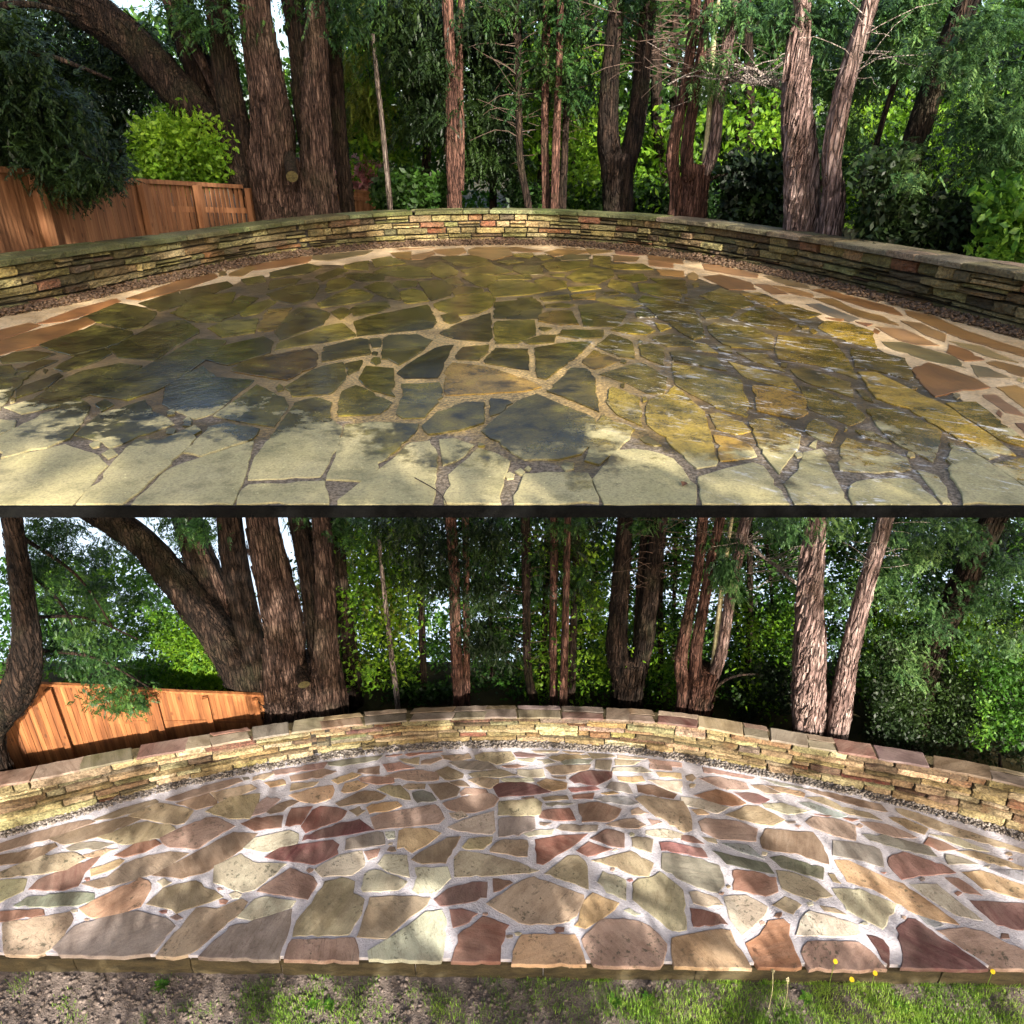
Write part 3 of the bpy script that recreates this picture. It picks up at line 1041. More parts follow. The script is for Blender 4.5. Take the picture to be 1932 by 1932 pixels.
def seg_dist(p, a, b):
    ax, ay = a; bx, by = b
    dx, dy = bx - ax, by - ay
    L2 = dx * dx + dy * dy
    t = 0 if L2 == 0 else max(0, min(1, ((p[0] - ax) * dx + (p[1] - ay) * dy) / L2))
    return math.hypot(p[0] - ax - dx * t, (p[1] - ay - dy * t) * 1.25)


def inside(p, poly):
    c = False
    for i in range(len(poly)):
        (x1, y1), (x2, y2) = poly[i], poly[i - 1]
        if (y1 > p[1]) != (y2 > p[1]) and p[0] < (x2 - x1) * (p[1] - y1) / (y2 - y1) + x1: c = not c
    return c


# small chips in the widest joints
boxes = [(min(a[0] for a in p) - 30, min(a[1] for a in p) - 30, max(a[0] for a in p) + 30, max(a[1] for a in p) + 30, p) for _, p in stones_b]
chips = []
for _ in range(2600):
    x = random.uniform(10, 1922)
    y0 = gb(x) + 8
    y = random.uniform(y0, 1795)
    dmin = min(14.0, y - y0 + 5)
    for bx in boxes:
        if bx[0] < x < bx[2] and bx[1] < y < bx[3]:
            if inside((x, y), bx[4]): dmin = -1; break
            for i in range(len(bx[4])):
                dmin = min(dmin, seg_dist((x, y), bx[4][i], bx[4][i - 1]))
            if dmin < 7: break
    if dmin < 7.5: continue
    n = random.choice((4, 5, 5))
    a0 = random.uniform(0, 6.28)
    r = (dmin - 3.0)
    poly = [(x + r * random.uniform(0.8, 1.25) * math.cos(a0 + i * 6.283 / n) * 1.15, y + r * 0.8 * random.uniform(0.75, 1.15) * math.sin(a0 + i * 6.283 / n)) for i in range(n)]
    chips.append((random.choice('tplgbr'), poly))
    boxes.append((min(a[0] for a in poly) - 30, min(a[1] for a in poly) - 30, max(a[0] for a in poly) + 30, max(a[1] for a in poly) + 30, poly))
chips = chips[:max(0, 282 - len(stones_b) - 24)]
stones_b = stones_b + chips
print('chips', len(chips))

extra = mirrored(stones_b, -2, 1) + mirrored(stones_b, 1934, -1)
for k, p in stones_b + extra:
    q = [(x, max(y, gb(x) + 2)) for x, y in p]
    if abs(area(q)) < 40: continue
    wp = [on_z(x, y, ZB) for x, y in q]
    stone_slab('paving_stone', [(a.x, a.y) for a in wp], ZB, 0.045, M['clean'], lower, jit(STONE_RGB[k]), 0.05, 0.012, 0.005, 0.011)

RIM = interp([(20, 665), (200, 604), (300, 572), (450, 532), (560, 508), (644, 498), (760, 487), (966, 479), (1144, 490), (1288, 520), (1440, 556), (1520, 585), (1640, 650), (1760, 720), (1932, 830)])
RIM_RGB_ = {'t': (142, 104, 52), 'o': (170, 122, 56), 'r': (134, 86, 44), 'd': (118, 76, 42), 'b': (132, 84, 44), 'p': (146, 98, 58), 'l': (156, 128, 74),
           'g': (112, 96, 60), 'k': (92, 82, 46), 's': (110, 110, 100), 'n': (160, 108, 50)}
RIM_RGB = {k: tuple(0.86 * c + 0.14 * sum(v) / 3 for c in v) for k, v in RIM_RGB_.items()}
n_a = 0
for k, p in stones_b + extra:
    q = [b2a(a) for a in p]
    if max(a[1] for a in q) < 440 or max(abs(a[0]) for a in q) > 4000: continue
    q = [(x, max(y, ga(x) + 2)) for x, y in q]
    q = clip_half(q, lambda a: 949 - a[1])
    if len(q) < 3 or abs(area(q)) < 40: continue
    cx = sum(a[0] for a in q) / len(q); cy = sum(a[1] for a in q) / len(q)
    if cx < -330 or cx > 2260: continue
    wp = [on_z(x, y, ZA) for x, y in q]
    rim = cy < RIM(cx)
    if rim:
        rgb = jit(RIM_RGB[k], 8); mat = M['rim']
    else:
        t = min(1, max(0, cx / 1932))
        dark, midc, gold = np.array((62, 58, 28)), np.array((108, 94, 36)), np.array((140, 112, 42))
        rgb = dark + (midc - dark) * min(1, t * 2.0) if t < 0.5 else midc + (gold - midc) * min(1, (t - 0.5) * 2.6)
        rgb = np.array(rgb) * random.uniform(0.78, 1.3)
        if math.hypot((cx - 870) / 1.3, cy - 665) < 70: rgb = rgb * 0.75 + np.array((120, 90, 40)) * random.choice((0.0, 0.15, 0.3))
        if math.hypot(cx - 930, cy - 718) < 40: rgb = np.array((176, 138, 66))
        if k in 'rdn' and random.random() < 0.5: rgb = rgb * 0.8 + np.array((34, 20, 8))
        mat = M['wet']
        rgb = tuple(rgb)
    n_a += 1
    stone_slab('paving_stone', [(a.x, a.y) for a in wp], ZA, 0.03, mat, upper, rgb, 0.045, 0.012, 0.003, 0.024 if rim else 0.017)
print('stones: lower %d upper %d' % (len(stones_b) + len(extra), n_a))

# rinsed cream joints along the wall of the upper terrace: a sheet just above the dirty bed
rv, rf = [], []
xs = np.linspace(-250, 2180, 120)
for x in xs:
    a = on_z(x, ga(x) - 4, ZA - 0.004); b = on_z(x, min(946, RIM(x) + 3 * math.sin(x * 0.09)), ZA - 0.004)
    rv += [tuple(a), tuple(b)]
for i in range(len(xs) - 1):
    a = 2 * i
    rf.append((a, a + 1, a + 3, a + 2))
pydata('rinsed_joint_strip', rv, rf, M['mortar_rim'], upper)

# kerb under the front edge of the lower terrace: long stones
x = -7.6
while x < 7.6:
    L = random.uniform(0.7, 1.4)
    n = 7
    vs, fs = [], []
    for i in range(n + 1):
        xx = x + 0.006 + (L - 0.012) * i / n
        j1, j2 = random.uniform(-0.012, 0.012), random.uniform(-0.015, 0.015)
        yk = ykerb(xx)
        vs += [(xx, yk + 0.015 + j1, ZLAWN - 0.05), (xx, yk + j2, ZLAWN + 0.10), (xx, yk + 0.012 + j1, ZB - 0.05 + j2 * 0.3), (xx, yk + 0.16, ZB - 0.046), (xx, yk + 0.16, ZLAWN - 0.05)]
    for i in range(n):
        for k in range(4):
            a = i * 5 + k
            fs.append((a, a + 5, a + 6, a + 1))
    fs.append((0, 1, 2, 3, 4)); fs.append(tuple(n * 5 + k for k in (4, 3, 2, 1, 0)))
    pydata('kerb_stone', vs, fs, M['kerb'], lower)
    x += L

# ------------------------------------------------------------------ walls
def block(bounds_fn, nu, rough):
    """closed rounded stone: bounds_fn(u, v, w) -> point, u along, v up, w depth (0 = front face)"""
    vs, fs = [], []
    us = [0, 0.06] + [0.06 + 0.88 * i / (nu - 1) for i in range(1, nu - 1)] + [0.94, 1]
    vv = [0, 0.16, 0.5, 0.84, 1]
    nU, nV = len(us), len(vv)
    for i, u in enumerate(us):
        for j, v in enumerate(vv):
            e = (i in (0, nU - 1)) + (j in (0, nV - 1))
            wdt = (0.0, 0.35, 0.7)[e] + random.uniform(-0.5, 0.5) * rough
            uu = u + (random.uniform(-0.012, 0.012) if i in (0, nU - 1) else 0)
            vs.append(bounds_fn(uu, v + random.uniform(-0.03, 0.03) * (1 if e == 0 else 0.5), wdt))
    base = len(vs)
    ring = [(i, 0) for i in range(nU)] + [(nU - 1, j) for j in range(1, nV)] + [(i, nV - 1) for i in range(nU - 2, -1, -1)] + [(0, j) for j in range(nV - 2, 0, -1)]
    for i, j in ring:
        vs.append(bounds_fn(us[i], vv[j], 5.0))
    for i in range(nU - 1):
        for j in range(nV - 1):
            a = i * nV + j
            fs.append((a, a + nV, a + nV + 1, a + 1))
    m = len(ring)
    for k in range(m):
        i, j = ring[k]; i2, j2 = ring[(k + 1) % m]
        fs.append((i * nV + j, base + k, base + (k + 1) % m, i2 * nV + j2))
    fs.append(tuple(base + k for k in range(m)))
    return vs, fs


WALLRGB_B = [((152, 134, 96), 9), ((136, 116, 80), 8), ((168, 152, 114), 6), ((112, 92, 64), 4.5), ((112, 68, 44), 2.6), ((78, 48, 38), 2.0), ((96, 86, 66), 3)]
WALLRGB_A = [((150, 132, 82), 8), ((122, 108, 66), 7), ((174, 152, 100), 5), ((88, 72, 46), 4), ((136, 84, 46), 2.6), ((98, 58, 38), 1.8)]


def pick(table):
    r = random.uniform(0, sum(w for _, w in table))
    for c, w in table:
        r -= w
        if r <= 0: return c
    return table[0][0]


def build_wall(W, name, label, mat, rgbs, ncourse, lmin, lmax, px0, px1, cracks, capdepth, captone, capthick, relief, cap_len, gapk=0.006):
    root = empty(name, (0, float(W.XY[:, 1].max()), W.z))
    tag(root, label, 'wall')
    s0, s1 = W.s_of_px(px0), W.s_of_px(px1)
    sv0, sv1 = W.s_of_px(-20), W.s_of_px(1950)
    # core
    cv, cf = [], []
    ns = 90
    for i in range(ns + 1):
        s = s0 + (s1 - s0) * i / ns
        hh = W.h(s) - 0.01
        a = W.at(s, relief + 0.02); b = W.at(s, capdepth - 0.02)
        cv += [(a[0], a[1], W.z - 0.05), (a[0], a[1], W.z + hh), (b[0], b[1], W.z + hh), (b[0], b[1], W.z - 0.3)]
    for i in range(ns):
        for k in range(3):
            a = i * 4 + k
            cf.append((a, a + 4, a + 5, a + 1))
    cf.append((0, 1, 2, 3)); cf.append((ns * 4 + 3, ns * 4 + 2, ns * 4 + 1, ns * 4))
    pydata('core', cv, cf, M['core'], root)
    # courses: fractions of the height, wavering along the wall
    cuts = [0.0]
    hs = [random.uniform(0.6, 1.5) for _ in range(ncourse)]
    for h in hs: cuts.append(cuts[-1] + h / sum(hs))
    crack_s = [(W.s_of_px(c), g) for c, g in cracks]
    count = 0
    def wav(i, s):
        if i == 0 or i == ncourse: return 0.0
        return 0.06 * mnoise.noise(Vector((s * 0.7, i * 3.7, W.z)))
    for ci in range(ncourse):
        s = s0 - random.uniform(0, lmax)
        tall = hs[ci]
        while s < s1:
            L = random.uniform(lmin, lmax) * random.choice((0.6, 0.9, 1.0, 1.0, 1.25))
            if s < sv0 or s > sv1: L *= 2.6
            e = s + L
            gap_after = 0.0
            for cs, g in crack_s:
                stp = cs + (0.07 if ci % 2 else -0.07) * (lmax / 0.5)
                if s < stp - 0.05 and e > stp - 0.10 * lmax:
                    e = stp; gap_after = g
            if e > s1 + 0.3: e = s1 + 0.3
            n_sub = 1
            if random.random() < 0.16 and tall > 0.8: n_sub = 2
            for sub in range(n_sub):
                pr = random.uniform(0, relief * 0.8)
                gapz = random.uniform(0.002, 0.012) + gapk
                mg = random.uniform(0.003, 0.008) + gapk * 0.4
                sa, sb = s + mg, e - mg
                if sb - sa < 0.03: continue
                lo, hi = sub / n_sub, (sub + 1) / n_sub
                def fn(u, v, wd, sa=sa, sb=sb, ci=ci, pr=pr, lo=lo, hi=hi, gapz=gapz):
                    ss = sa + (sb - sa) * u
                    h = W.h(ss)
                    z0 = (cuts[ci] + wav(ci, ss)) * h; z1 = (cuts[ci + 1] + wav(ci + 1, ss)) * h
                    z0, z1 = z0 + (z1 - z0) * lo + 0.004, z0 + (z1 - z0) * hi - gapz
                    back = pr + (wd * 0.022 if wd < 2 else relief + 0.06)
                    x, y = W.at(ss, back)
                    return (x, y, W.z + z0 + (z1 - z0) * min(1, max(0, v)))
                vs, fs = block(fn, max(4, min(7, int((sb - sa) / 0.1) + 3)), 1.0)
                o = pydata('stone', vs, fs, mat, root)
                o.color = (*srgb(jit(pick(rgbs), 14)), 1)
                count += 1
            s = e + gap_after
    # coping: irregular flags, front row overhanging slightly, a narrower back row here and there
    s = s0
    capn = 0
    while s < s1:
        L = random.uniform(*cap_len)
        e = min(s + L, s1)
        split = random.random() < 0.5
        rowsd = [(-0.018, capdepth * random.uniform(0.45, 0.7)), None] if split else [(-0.018, capdepth)]
        if split: rowsd[1] = (rowsd[0][1] + 0.012, capdepth)
        skew = random.uniform(-0.06, 0.06)
        for d0, d1 in rowsd:
            kk = 5
            pts = []
            for i in range(kk + 1):
                pts.append(W.at(s + 0.009 + (e - s - 0.018) * i / kk + skew * 0.2, d0 + random.uniform(-0.006, 0.006)))
            for i in range(kk, -1, -1):
                pts.append(W.at(s + 0.009 + (e - s - 0.018) * i / kk + skew, d1 + random.uniform(-0.006, 0.006)))
            me_h = []
            vs, fs = [], []
            m = len(pts)
            cxy = (sum(p[0] for p in pts) / m, sum(p[1] for p in pts) / m)
            hts = []
            for i in range(m):
                fr = i / kk if i <= kk else (2 * kk + 1 - i) / kk
                hts.append(W.h(s + (e - s) * min(1, max(0, fr))))
            tj = random.uniform(-0.002, 0.003)
            for p, h in zip(pts, hts): vs.append((p[0], p[1], W.z + h + 0.002))
            for p, h in zip(pts, hts): vs.append((p[0], p[1], W.z + h + capthick * random.uniform(0.7, 0.85) + tj))
            for p, h in zip(pts, hts):
                q = (p[0] + (cxy[0] - p[0]) * 0.04, p[1] + (cxy[1] - p[1]) * 0.06)
                vs.append((q[0], q[1], W.z + h + capthick + tj + random.uniform(-0.002, 0.002)))
            for i in range(m):
                j = (i + 1) % m
                fs.append((i, j, m + j, m + i)); fs.append((m + i, m + j, 2 * m + j, 2 * m + i))
            fs.append(tuple(range(2 * m, 3 * m)))
            fs.append(tuple(range(m - 1, -1, -1)))
            o = pydata('coping_stone', vs, fs, mat if W.z > 2 else M['clean'], root)
            sx = (s + e) / 2
            o.color = (*srgb(jit(captone((sx - s0) / (s1 - s0)), 13)), 1)
            capn += 1
        s = e
    # joints between the coping stones
    jv, jf = [], []
    for i in range(ns + 1):
        ss = s0 + (s1 - s0) * i / ns
        a = W.at(ss, 0.03); b = W.at(ss, capdepth - 0.03)
        z = W.z + W.h(ss) + capthick * 0.72
        jv += [(a[0], a[1], z), (b[0], b[1], z)]
    for i in range(ns):
        jf.append((2 * i, 2 * i + 2, 2 * i + 3, 2 * i + 1))
    pydata('coping_joint', jv, jf, M['kerb'], root)
    print(name, 'stones', count, 'coping', capn)
    return root


def cap_a(t):
    return (92, 98, 52) if t < 0.62 else random.choice([(150, 138, 112), (140, 124, 96), (128, 120, 84)])


def cap_b(t):
    return random.choice([(116, 88, 76), (98, 66, 58), (112, 98, 82), (92, 78, 70), (122, 106, 88)])


build_wall(WA, 'stone_wall', 'low curved dry-stone wall with green mossy coping round the wet upper terrace', M['wall_a'], WALLRGB_A, 5, 0.19, 0.48, -250, 2180,
           [(576, 0.06)], 0.40, cap_a, 0.05, 0.07, (0.32, 0.75))
build_wall(WB, 'stone_wall', 'low curved buff dry-stone wall with red-brown coping round the cleaned lower terrace', M['wall_b'], WALLRGB_B, 6, 0.22, 0.60, -250, 2180,
           [(606, 0.045)], 0.19, cap_b, 0.026, 0.045, (0.28, 0.55))

# ------------------------------------------------------------------ gravel drains
def pebbles(name, W, width, n, rmin, rmax, mat, label):
    s0, s1 = W.s_of_px(-120), W.s_of_px(2050)
    t = (1 + 5 ** 0.5) / 2
    ico = np.array([(-1, t, 0), (1, t, 0), (-1, -t, 0), (1, -t, 0), (0, -1, t), (0, 1, t), (0, -1, -t), (0, 1, -t), (t, 0, -1), (t, 0, 1), (-t, 0, -1), (-t, 0, 1)]) / math.sqrt(1 + t * t)
    tri = np.array([(0, 11, 5), (0, 5, 1), (0, 1, 7), (0, 7, 10), (0, 10, 11), (1, 5, 9), (5, 11, 4), (11, 10, 2), (10, 7, 6), (7, 1, 8), (3, 9, 4), (3, 4, 2), (3, 2, 6), (3, 6, 8), (3, 8, 9), (4, 9, 5), (2, 4, 11), (6, 2, 10), (8, 6, 7), (9, 8, 1)])
    V, T = [], []
    for i in range(n):
        s = random.uniform(s0, s1)
        wd = np.interp(s, W.S, width)
        k = random.random()
        x, y = W.at(s, 0.03 - (wd + 0.02) * k)
        r = random.uniform(rmin, rmax)
        a = random.uniform(0, 6.28)
        sc = np.array([r * random.uniform(0.8, 1.4), r * random.uniform(0.7, 1.0), r * random.uniform(0.45, 0.8)])
        p = ico * sc * RNG.uniform(0.85, 1.15, (12, 1))
        ca, sa = math.cos(a), math.sin(a)
        q = np.stack([p[:, 0] * ca - p[:, 1] * sa, p[:, 0] * sa + p[:, 1] * ca, p[:, 2]], 1)
        q += np.array([x, y, W.z + r * 0.2 + random.uniform(0, r * 1.2)])
        T.append(tri + 12 * i); V.append(q)
    o = trimesh(name, np.concatenate(V), np.concatenate(T), mat)
    tag(o, label, 'gravel', None, 'stuff')
    return o


def band_width(W, base, g):
    out = []
    for x, p in zip(W.px, W.P):
        y = interp(base)(x)
        out.append((on_z(x, y, W.z) - on_z(x, y + g, W.z)).length * 0.95)
    return np.array(out)


pebbles('gravel', WA, band_width(WA, A_BASE, GRAV['A']), 6500, 0.010, 0.024, M['peb_a'], 'damp reddish gravel along the foot of the upper wall')
pebbles('gravel', WB, band_width(WB, B_BASE, GRAV['B']), 5200, 0.008, 0.019, M['peb_b'], 'pale grey and pink gravel along the foot of the lower wall')

# ------------------------------------------------------------------ trees
def tube(name, pts, rad, mat, parent, seg=22, ridge=0.07, step=0.09, flare=None, flakes=0):
    """bark-ridged tube through pts (world) with radii"""
    P = np.array([tuple(p) for p in pts], dtype=float); r = np.array(rad, dtype=float)
    d = np.concatenate([[0], np.cumsum(np.linalg.norm(np.diff(P, axis=0), axis=1))])
    n = max(4, int(d[-1] / step))
    t = np.linspace(0, d[-1], n + 1)
    # smooth interpolation by repeated averaging of the linear one
    M_ = np.gradient(P, d, axis=0)
    j = np.clip(np.searchsorted(d, t, side='right') - 1, 0, len(d) - 2)
    hh = (d[j + 1] - d[j])[:, None]; u = ((t - d[j])[:, None]) / hh
    C = (2 * u ** 3 - 3 * u ** 2 + 1) * P[j] + (u ** 3 - 2 * u ** 2 + u) * hh * M_[j] + (-2 * u ** 3 + 3 * u ** 2) * P[j + 1] + (u ** 3 - u ** 2) * hh * M_[j + 1]
    rr = np.interp(t, d, r)
    for _ in range(3):
        C[1:-1] = (C[:-2] + 2 * C[1:-1] + C[2:]) / 4
        rr[1:-1] = (rr[:-2] + 2 * rr[1:-1] + rr[2:]) / 4
    ang = np.linspace(0, 2 * math.pi, seg, endpoint=False)
    base = RNG.normal(0, 1, seg)
    V = np.zeros((n + 1, seg, 3))
    T = np.gradient(C, axis=0)
    T /= np.linalg.norm(T, axis=1)[:, None]
    ref = np.array([0, 1.0, 0.02])
    for i in range(n + 1):
        if i % 3 == 0: base = base * 0.9 + RNG.normal(0, 1, seg) * 0.42
        a = np.cross(T[i], ref); a /= np.linalg.norm(a)
        b = np.cross(a, T[i])
        lump = 0.05 * np.sin(2 * ang + t[i] * 1.7 + rr[0] * 30) + 0.04 * np.sin(3 * ang - t[i] * 2.9)
        q = rr[i] * (1 + ridge * base * 0.6 + lump)
        if flare and t[i] < flare[0]:
            k = (1 - t[i] / flare[0]) ** 1.6
            q = q * (1 + flare[1] * k * (0.65 + 0.35 * np.cos(5 * ang + 1.0)))
        V[i] = C[i] + np.outer(q * np.cos(ang), a) + np.outer(q * np.sin(ang), b)
    V = V.reshape(-1, 3)
    fs = []
    for i in range(n):
        for j in range(seg):
            k = (j + 1) % seg
            fs.append((i * seg + j, i * seg + k, (i + 1) * seg + k, (i + 1) * seg + j))
    fs.append(tuple(range(n * seg, n * seg + seg)))
    fs.append(tuple(range(seg - 1, -1, -1)))
    o = pydata(name, V, fs, mat, parent, True)
    if flakes:
        G = V.reshape(n + 1, seg, 3)
        Q = []
        for _ in range(flakes):
            i = random.randrange(1, n); j = random.randrange(seg)
            q = G[i, j]; out = q - C[i]; out = out / (np.linalg.norm(out) + 1e-9)
            if out[1] > 0.45: continue
            ax = T[i]; tg_ = np.cross(ax, out)
            sc = max(0.35, min(1.0, rr[i] / 0.22))
            L = random.uniform(0.04, 0.15) * sc; wd = random.uniform(0.008, 0.026) * sc
            tw = tg_ * random.uniform(-0.25, 0.25) * L
            l1, l2 = random.uniform(0.0, 0.025) * sc, random.uniform(0.0, 0.012) * sc
            Q.append([q - ax * L - tg_ * wd + out * 0.003, q - ax * L * 0.8 + tg_ * wd + out * (0.003 + l2), q + ax * L + tg_ * wd * 0.7 + tw + out * 0.004, q + ax * L * 0.8 - tg_ * wd * 0.7 + tw + out * (0.004 + l1)])
        if Q:
            fl = quads('bark_flakes', Q, mat, None)
            fl.parent = o
            fl.matrix_parent_inverse = o.matrix_parent_inverse.inverted() if False else Matrix.Identity(4)
            fl['kind'] = 'stuff'
    return o


class Panel:
    def __init__(self, W, zg, oy, up):
        self.W, self.zg, self.oy, self.up = W, zg, oy, up

    def full(self, q, x, y):
        return (x / 2 + (966 if q == 2 else 0), y / 2 + self.oy)


PA = Panel(WA, ZA - 0.11, 0, True)
PB = Panel(WB, ZLAWN + 0.02, 966, False)


def stem(pn, name, q, pts, Y, mat, parent, to_ground=True, flare=None, lean=0.0, ridge=0.07, extend=0.0, seg=22, step=0.09):
    """pts: (x, y, width) in half-frame units from the base upward, on the upright plane at depth Y"""
    wp, rr = [], []
    for i, (x, y, wd) in enumerate(pts):
        fx, fy = pn.full(q, x, y)
        p = on_y(fx, fy, Y + lean * i / max(1, len(pts) - 1))
        wp.append(p)
        rr.append(wd / 4 * depth(p) / FPX)
    if to_ground:
        p = wp[0]
        if p.z > pn.zg + 0.05:
            d = (wp[0] - wp[1]); d.z = min(d.z, -0.05)
            k = min(1.0, abs(pn.zg - 0.1 - p.z) / abs(d.z))
            g = Vector((p.x + d.x * 0.4 * k, p.y, pn.zg - 0.1))
            wp.insert(0, g); rr.insert(0, rr[0] * 1.08)
    if extend:
        d = (wp[-1] - wp[-2]).normalized()
        if d.z < 0.3: d.z = 0.3; d.normalize()
        zmax = ZA - 0.16
        L = extend if pn.up else min(extend, max(0.02, (zmax - wp[-1].z) / d.z))
        wp.append(wp[-1] + d * L); rr.append(rr[-1] * (0.75 if pn.up else 0.92))
    Lt = sum((wp[i + 1] - wp[i]).length for i in range(len(wp) - 1))
    nf = int(Lt * 2 * math.pi * (sum(rr) / len(rr)) * (150 if pn.up else 420)) if seg >= 18 else 0
    return tube(name, wp, rr, mat, parent, seg, ridge, step, flare, min(nf, 900))


# ---- foliage arrays
def rand_unit(n):
    v = RNG.normal(0, 1, (n, 3))
    return v / np.linalg.norm(v, axis=1)[:, None]


def leaves(C, size, droop=0.25, aspect=0.5):
    """diamond leaves at centres C"""
    n = len(C)
    u = rand_unit(n); u[:, 2] -= droop; u /= np.linalg.norm(u, axis=1)[:, None]
    v = np.cross(u, rand_unit(n)); v /= np.linalg.norm(v, axis=1)[:, None]
    l = size * RNG.uniform(0.45, 1.5, (n, 1)); wd = l * aspect
    C = np.asarray(C)
    return np.stack([C - u * l, C + v * wd, C + u * l, C - v * wd], 1)


def sprays(O, D, L, droop=0.35, k=6, wid=0.11):
    """flat fern-like conifer sprays: origin O, direction D, length L (n,)"""
    n = len(O)
    D = D / np.linalg.norm(D, axis=1)[:, None]
    N = rand_unit(n) * 0.5 + np.array([0, 0, 1.0])
    S = np.cross(D, N); S /= np.linalg.norm(S, axis=1)[:, None]
    L = np.asarray(L).reshape(-1, 1)
    out = []
    down = np.array([0, 0, -1.0])
    def diamond(a, dv, ln, wd):
        b = a + dv * ln
        m = a + dv * ln * 0.45
        nn = np.cross(dv, N); nn /= np.linalg.norm(nn, axis=1)[:, None] + 1e-9
        out.append(np.stack([a, m + nn * wd, b, m - nn * wd], 1))
    for i in range(k):
        t = (i + 0.6) / k
        a = O + D * L * t + down * L * droop * t * t
        ax = D + down * 2 * droop * t
        ax = ax / np.linalg.norm(ax, axis=1)[:, None]
        for sg in (-1, 1):
            dv = ax * 0.75 + S * sg * RNG.uniform(0.55, 0.95, (n, 1)) + down * RNG.uniform(0.0, 0.45, (n, 1))
            dv /= np.linalg.norm(dv, axis=1)[:, None]
            ln = L * (0.52 * (1 - 0.65 * t)) * RNG.uniform(0.7, 1.2, (n, 1))
            diamond(a, dv, ln, ln * wid * 1.6)
    a = O + D * L * 0.75 + down * L * droop * 0.56
    diamond(a, D + down * droop, L * 0.4, L * 0.05)
    return np.concatenate(out)


def region_pts(rects, Y0, Y1, n, clump=0, crad=0.3, flat=0.6):
    """points in upright pixel windows at depths Y0..Y1, optionally gathered in clumps"""
    ar = np.array([(r[2] - r[0]) * (r[3] - r[1]) for r in rects], float)
    nc = n if not clump else max(1, n // clump)
    idx = RNG.choice(len(rects), nc, p=ar / ar.sum())
    out = np.zeros((nc, 3))
    for i, k in enumerate(idx):
        x0, y0, x1, y1 = rects[k][:4]
        p = on_y(RNG.uniform(x0, x1), RNG.uniform(y0, y1), RNG.uniform(Y0, Y1))
        out[i] = p
    if clump:
        out = np.repeat(out, clump, 0)
        off = rand_unit(len(out)) * (RNG.uniform(0, 1, (len(out), 1)) ** 0.5) * crad
        off[:, 2] *= flat
        out = out + off
    return out


def conifer(rects, Y0, Y1, n, L, clump=18, crad=0.5, dirn=(0, -0.35, -0.35), droop=0.35, flat=0.5, k=6, wid=0.11, dens=1.0):
    L = L * 0.66
    O = region_pts(rects, Y0, Y1, int(n * dens), clump, crad, flat)
    D = rand_unit(len(O)) * 0.8 + np.array(dirn)
    return sprays(O, D, L * RNG.uniform(0.6, 1.25, len(O)), droop, k, wid)


def shift(rects, dx, dy):
    return [(a + dx, b + dy, c + dx, d + dy) for a, b, c, d in rects]


def base_at(pn, q, x, Y):
    fx, fy = pn.full(q, x, 700)
    p = on_y(fx, fy, Y)
    return (p.x, Y, pn.zg)


def dead_twigs(pn, q, anchors, Y, parent, mat, n, length):
    """thin bare twigs that leave a trunk: anchors (x0, y0, x1, y1) line in half-frame units"""
    x0, y0, x1, y1 = anchors
    V, F = [], []
    for i in range(n):
        t = random.random()
        fx, fy = pn.full(q, x0 + (x1 - x0) * t, y0 + (y1 - y0) * t)
        p = on_y(fx, fy, Y - 0.03)
        a = random.uniform(-1.3, 1.3) + (math.pi if random.random() < 0.5 else 0)
        d = Vector((math.cos(a), random.uniform(-0.6, 0.5), random.uniform(-0.1, 0.6))).normalized()
        L = length * random.uniform(0.4, 1.2)
        prev = None
        for k in range(5):
            r = 0.006 * L * (1 - k / 5.5) + 0.0012
            b = len(V)
            for m in range(3):
                an = m * 2.094
                V.append((p.x, p.y + r * math.cos(an), p.z + r * math.sin(an)))
            if prev is not None:
                for m in range(3):
                    F.append((prev + m, prev + (m + 1) % 3, b + (m + 1) % 3, b + m))
            prev = b
            p = p + d * (L / 5)
            d = (d + Vector((random.uniform(-0.4, 0.4), random.uniform(-0.3, 0.3), random.uniform(-0.45, 0.25)))).normalized()
    o = pydata('dead_twigs', V, F, mat, parent)
    o['kind'] = 'stuff'
    return o


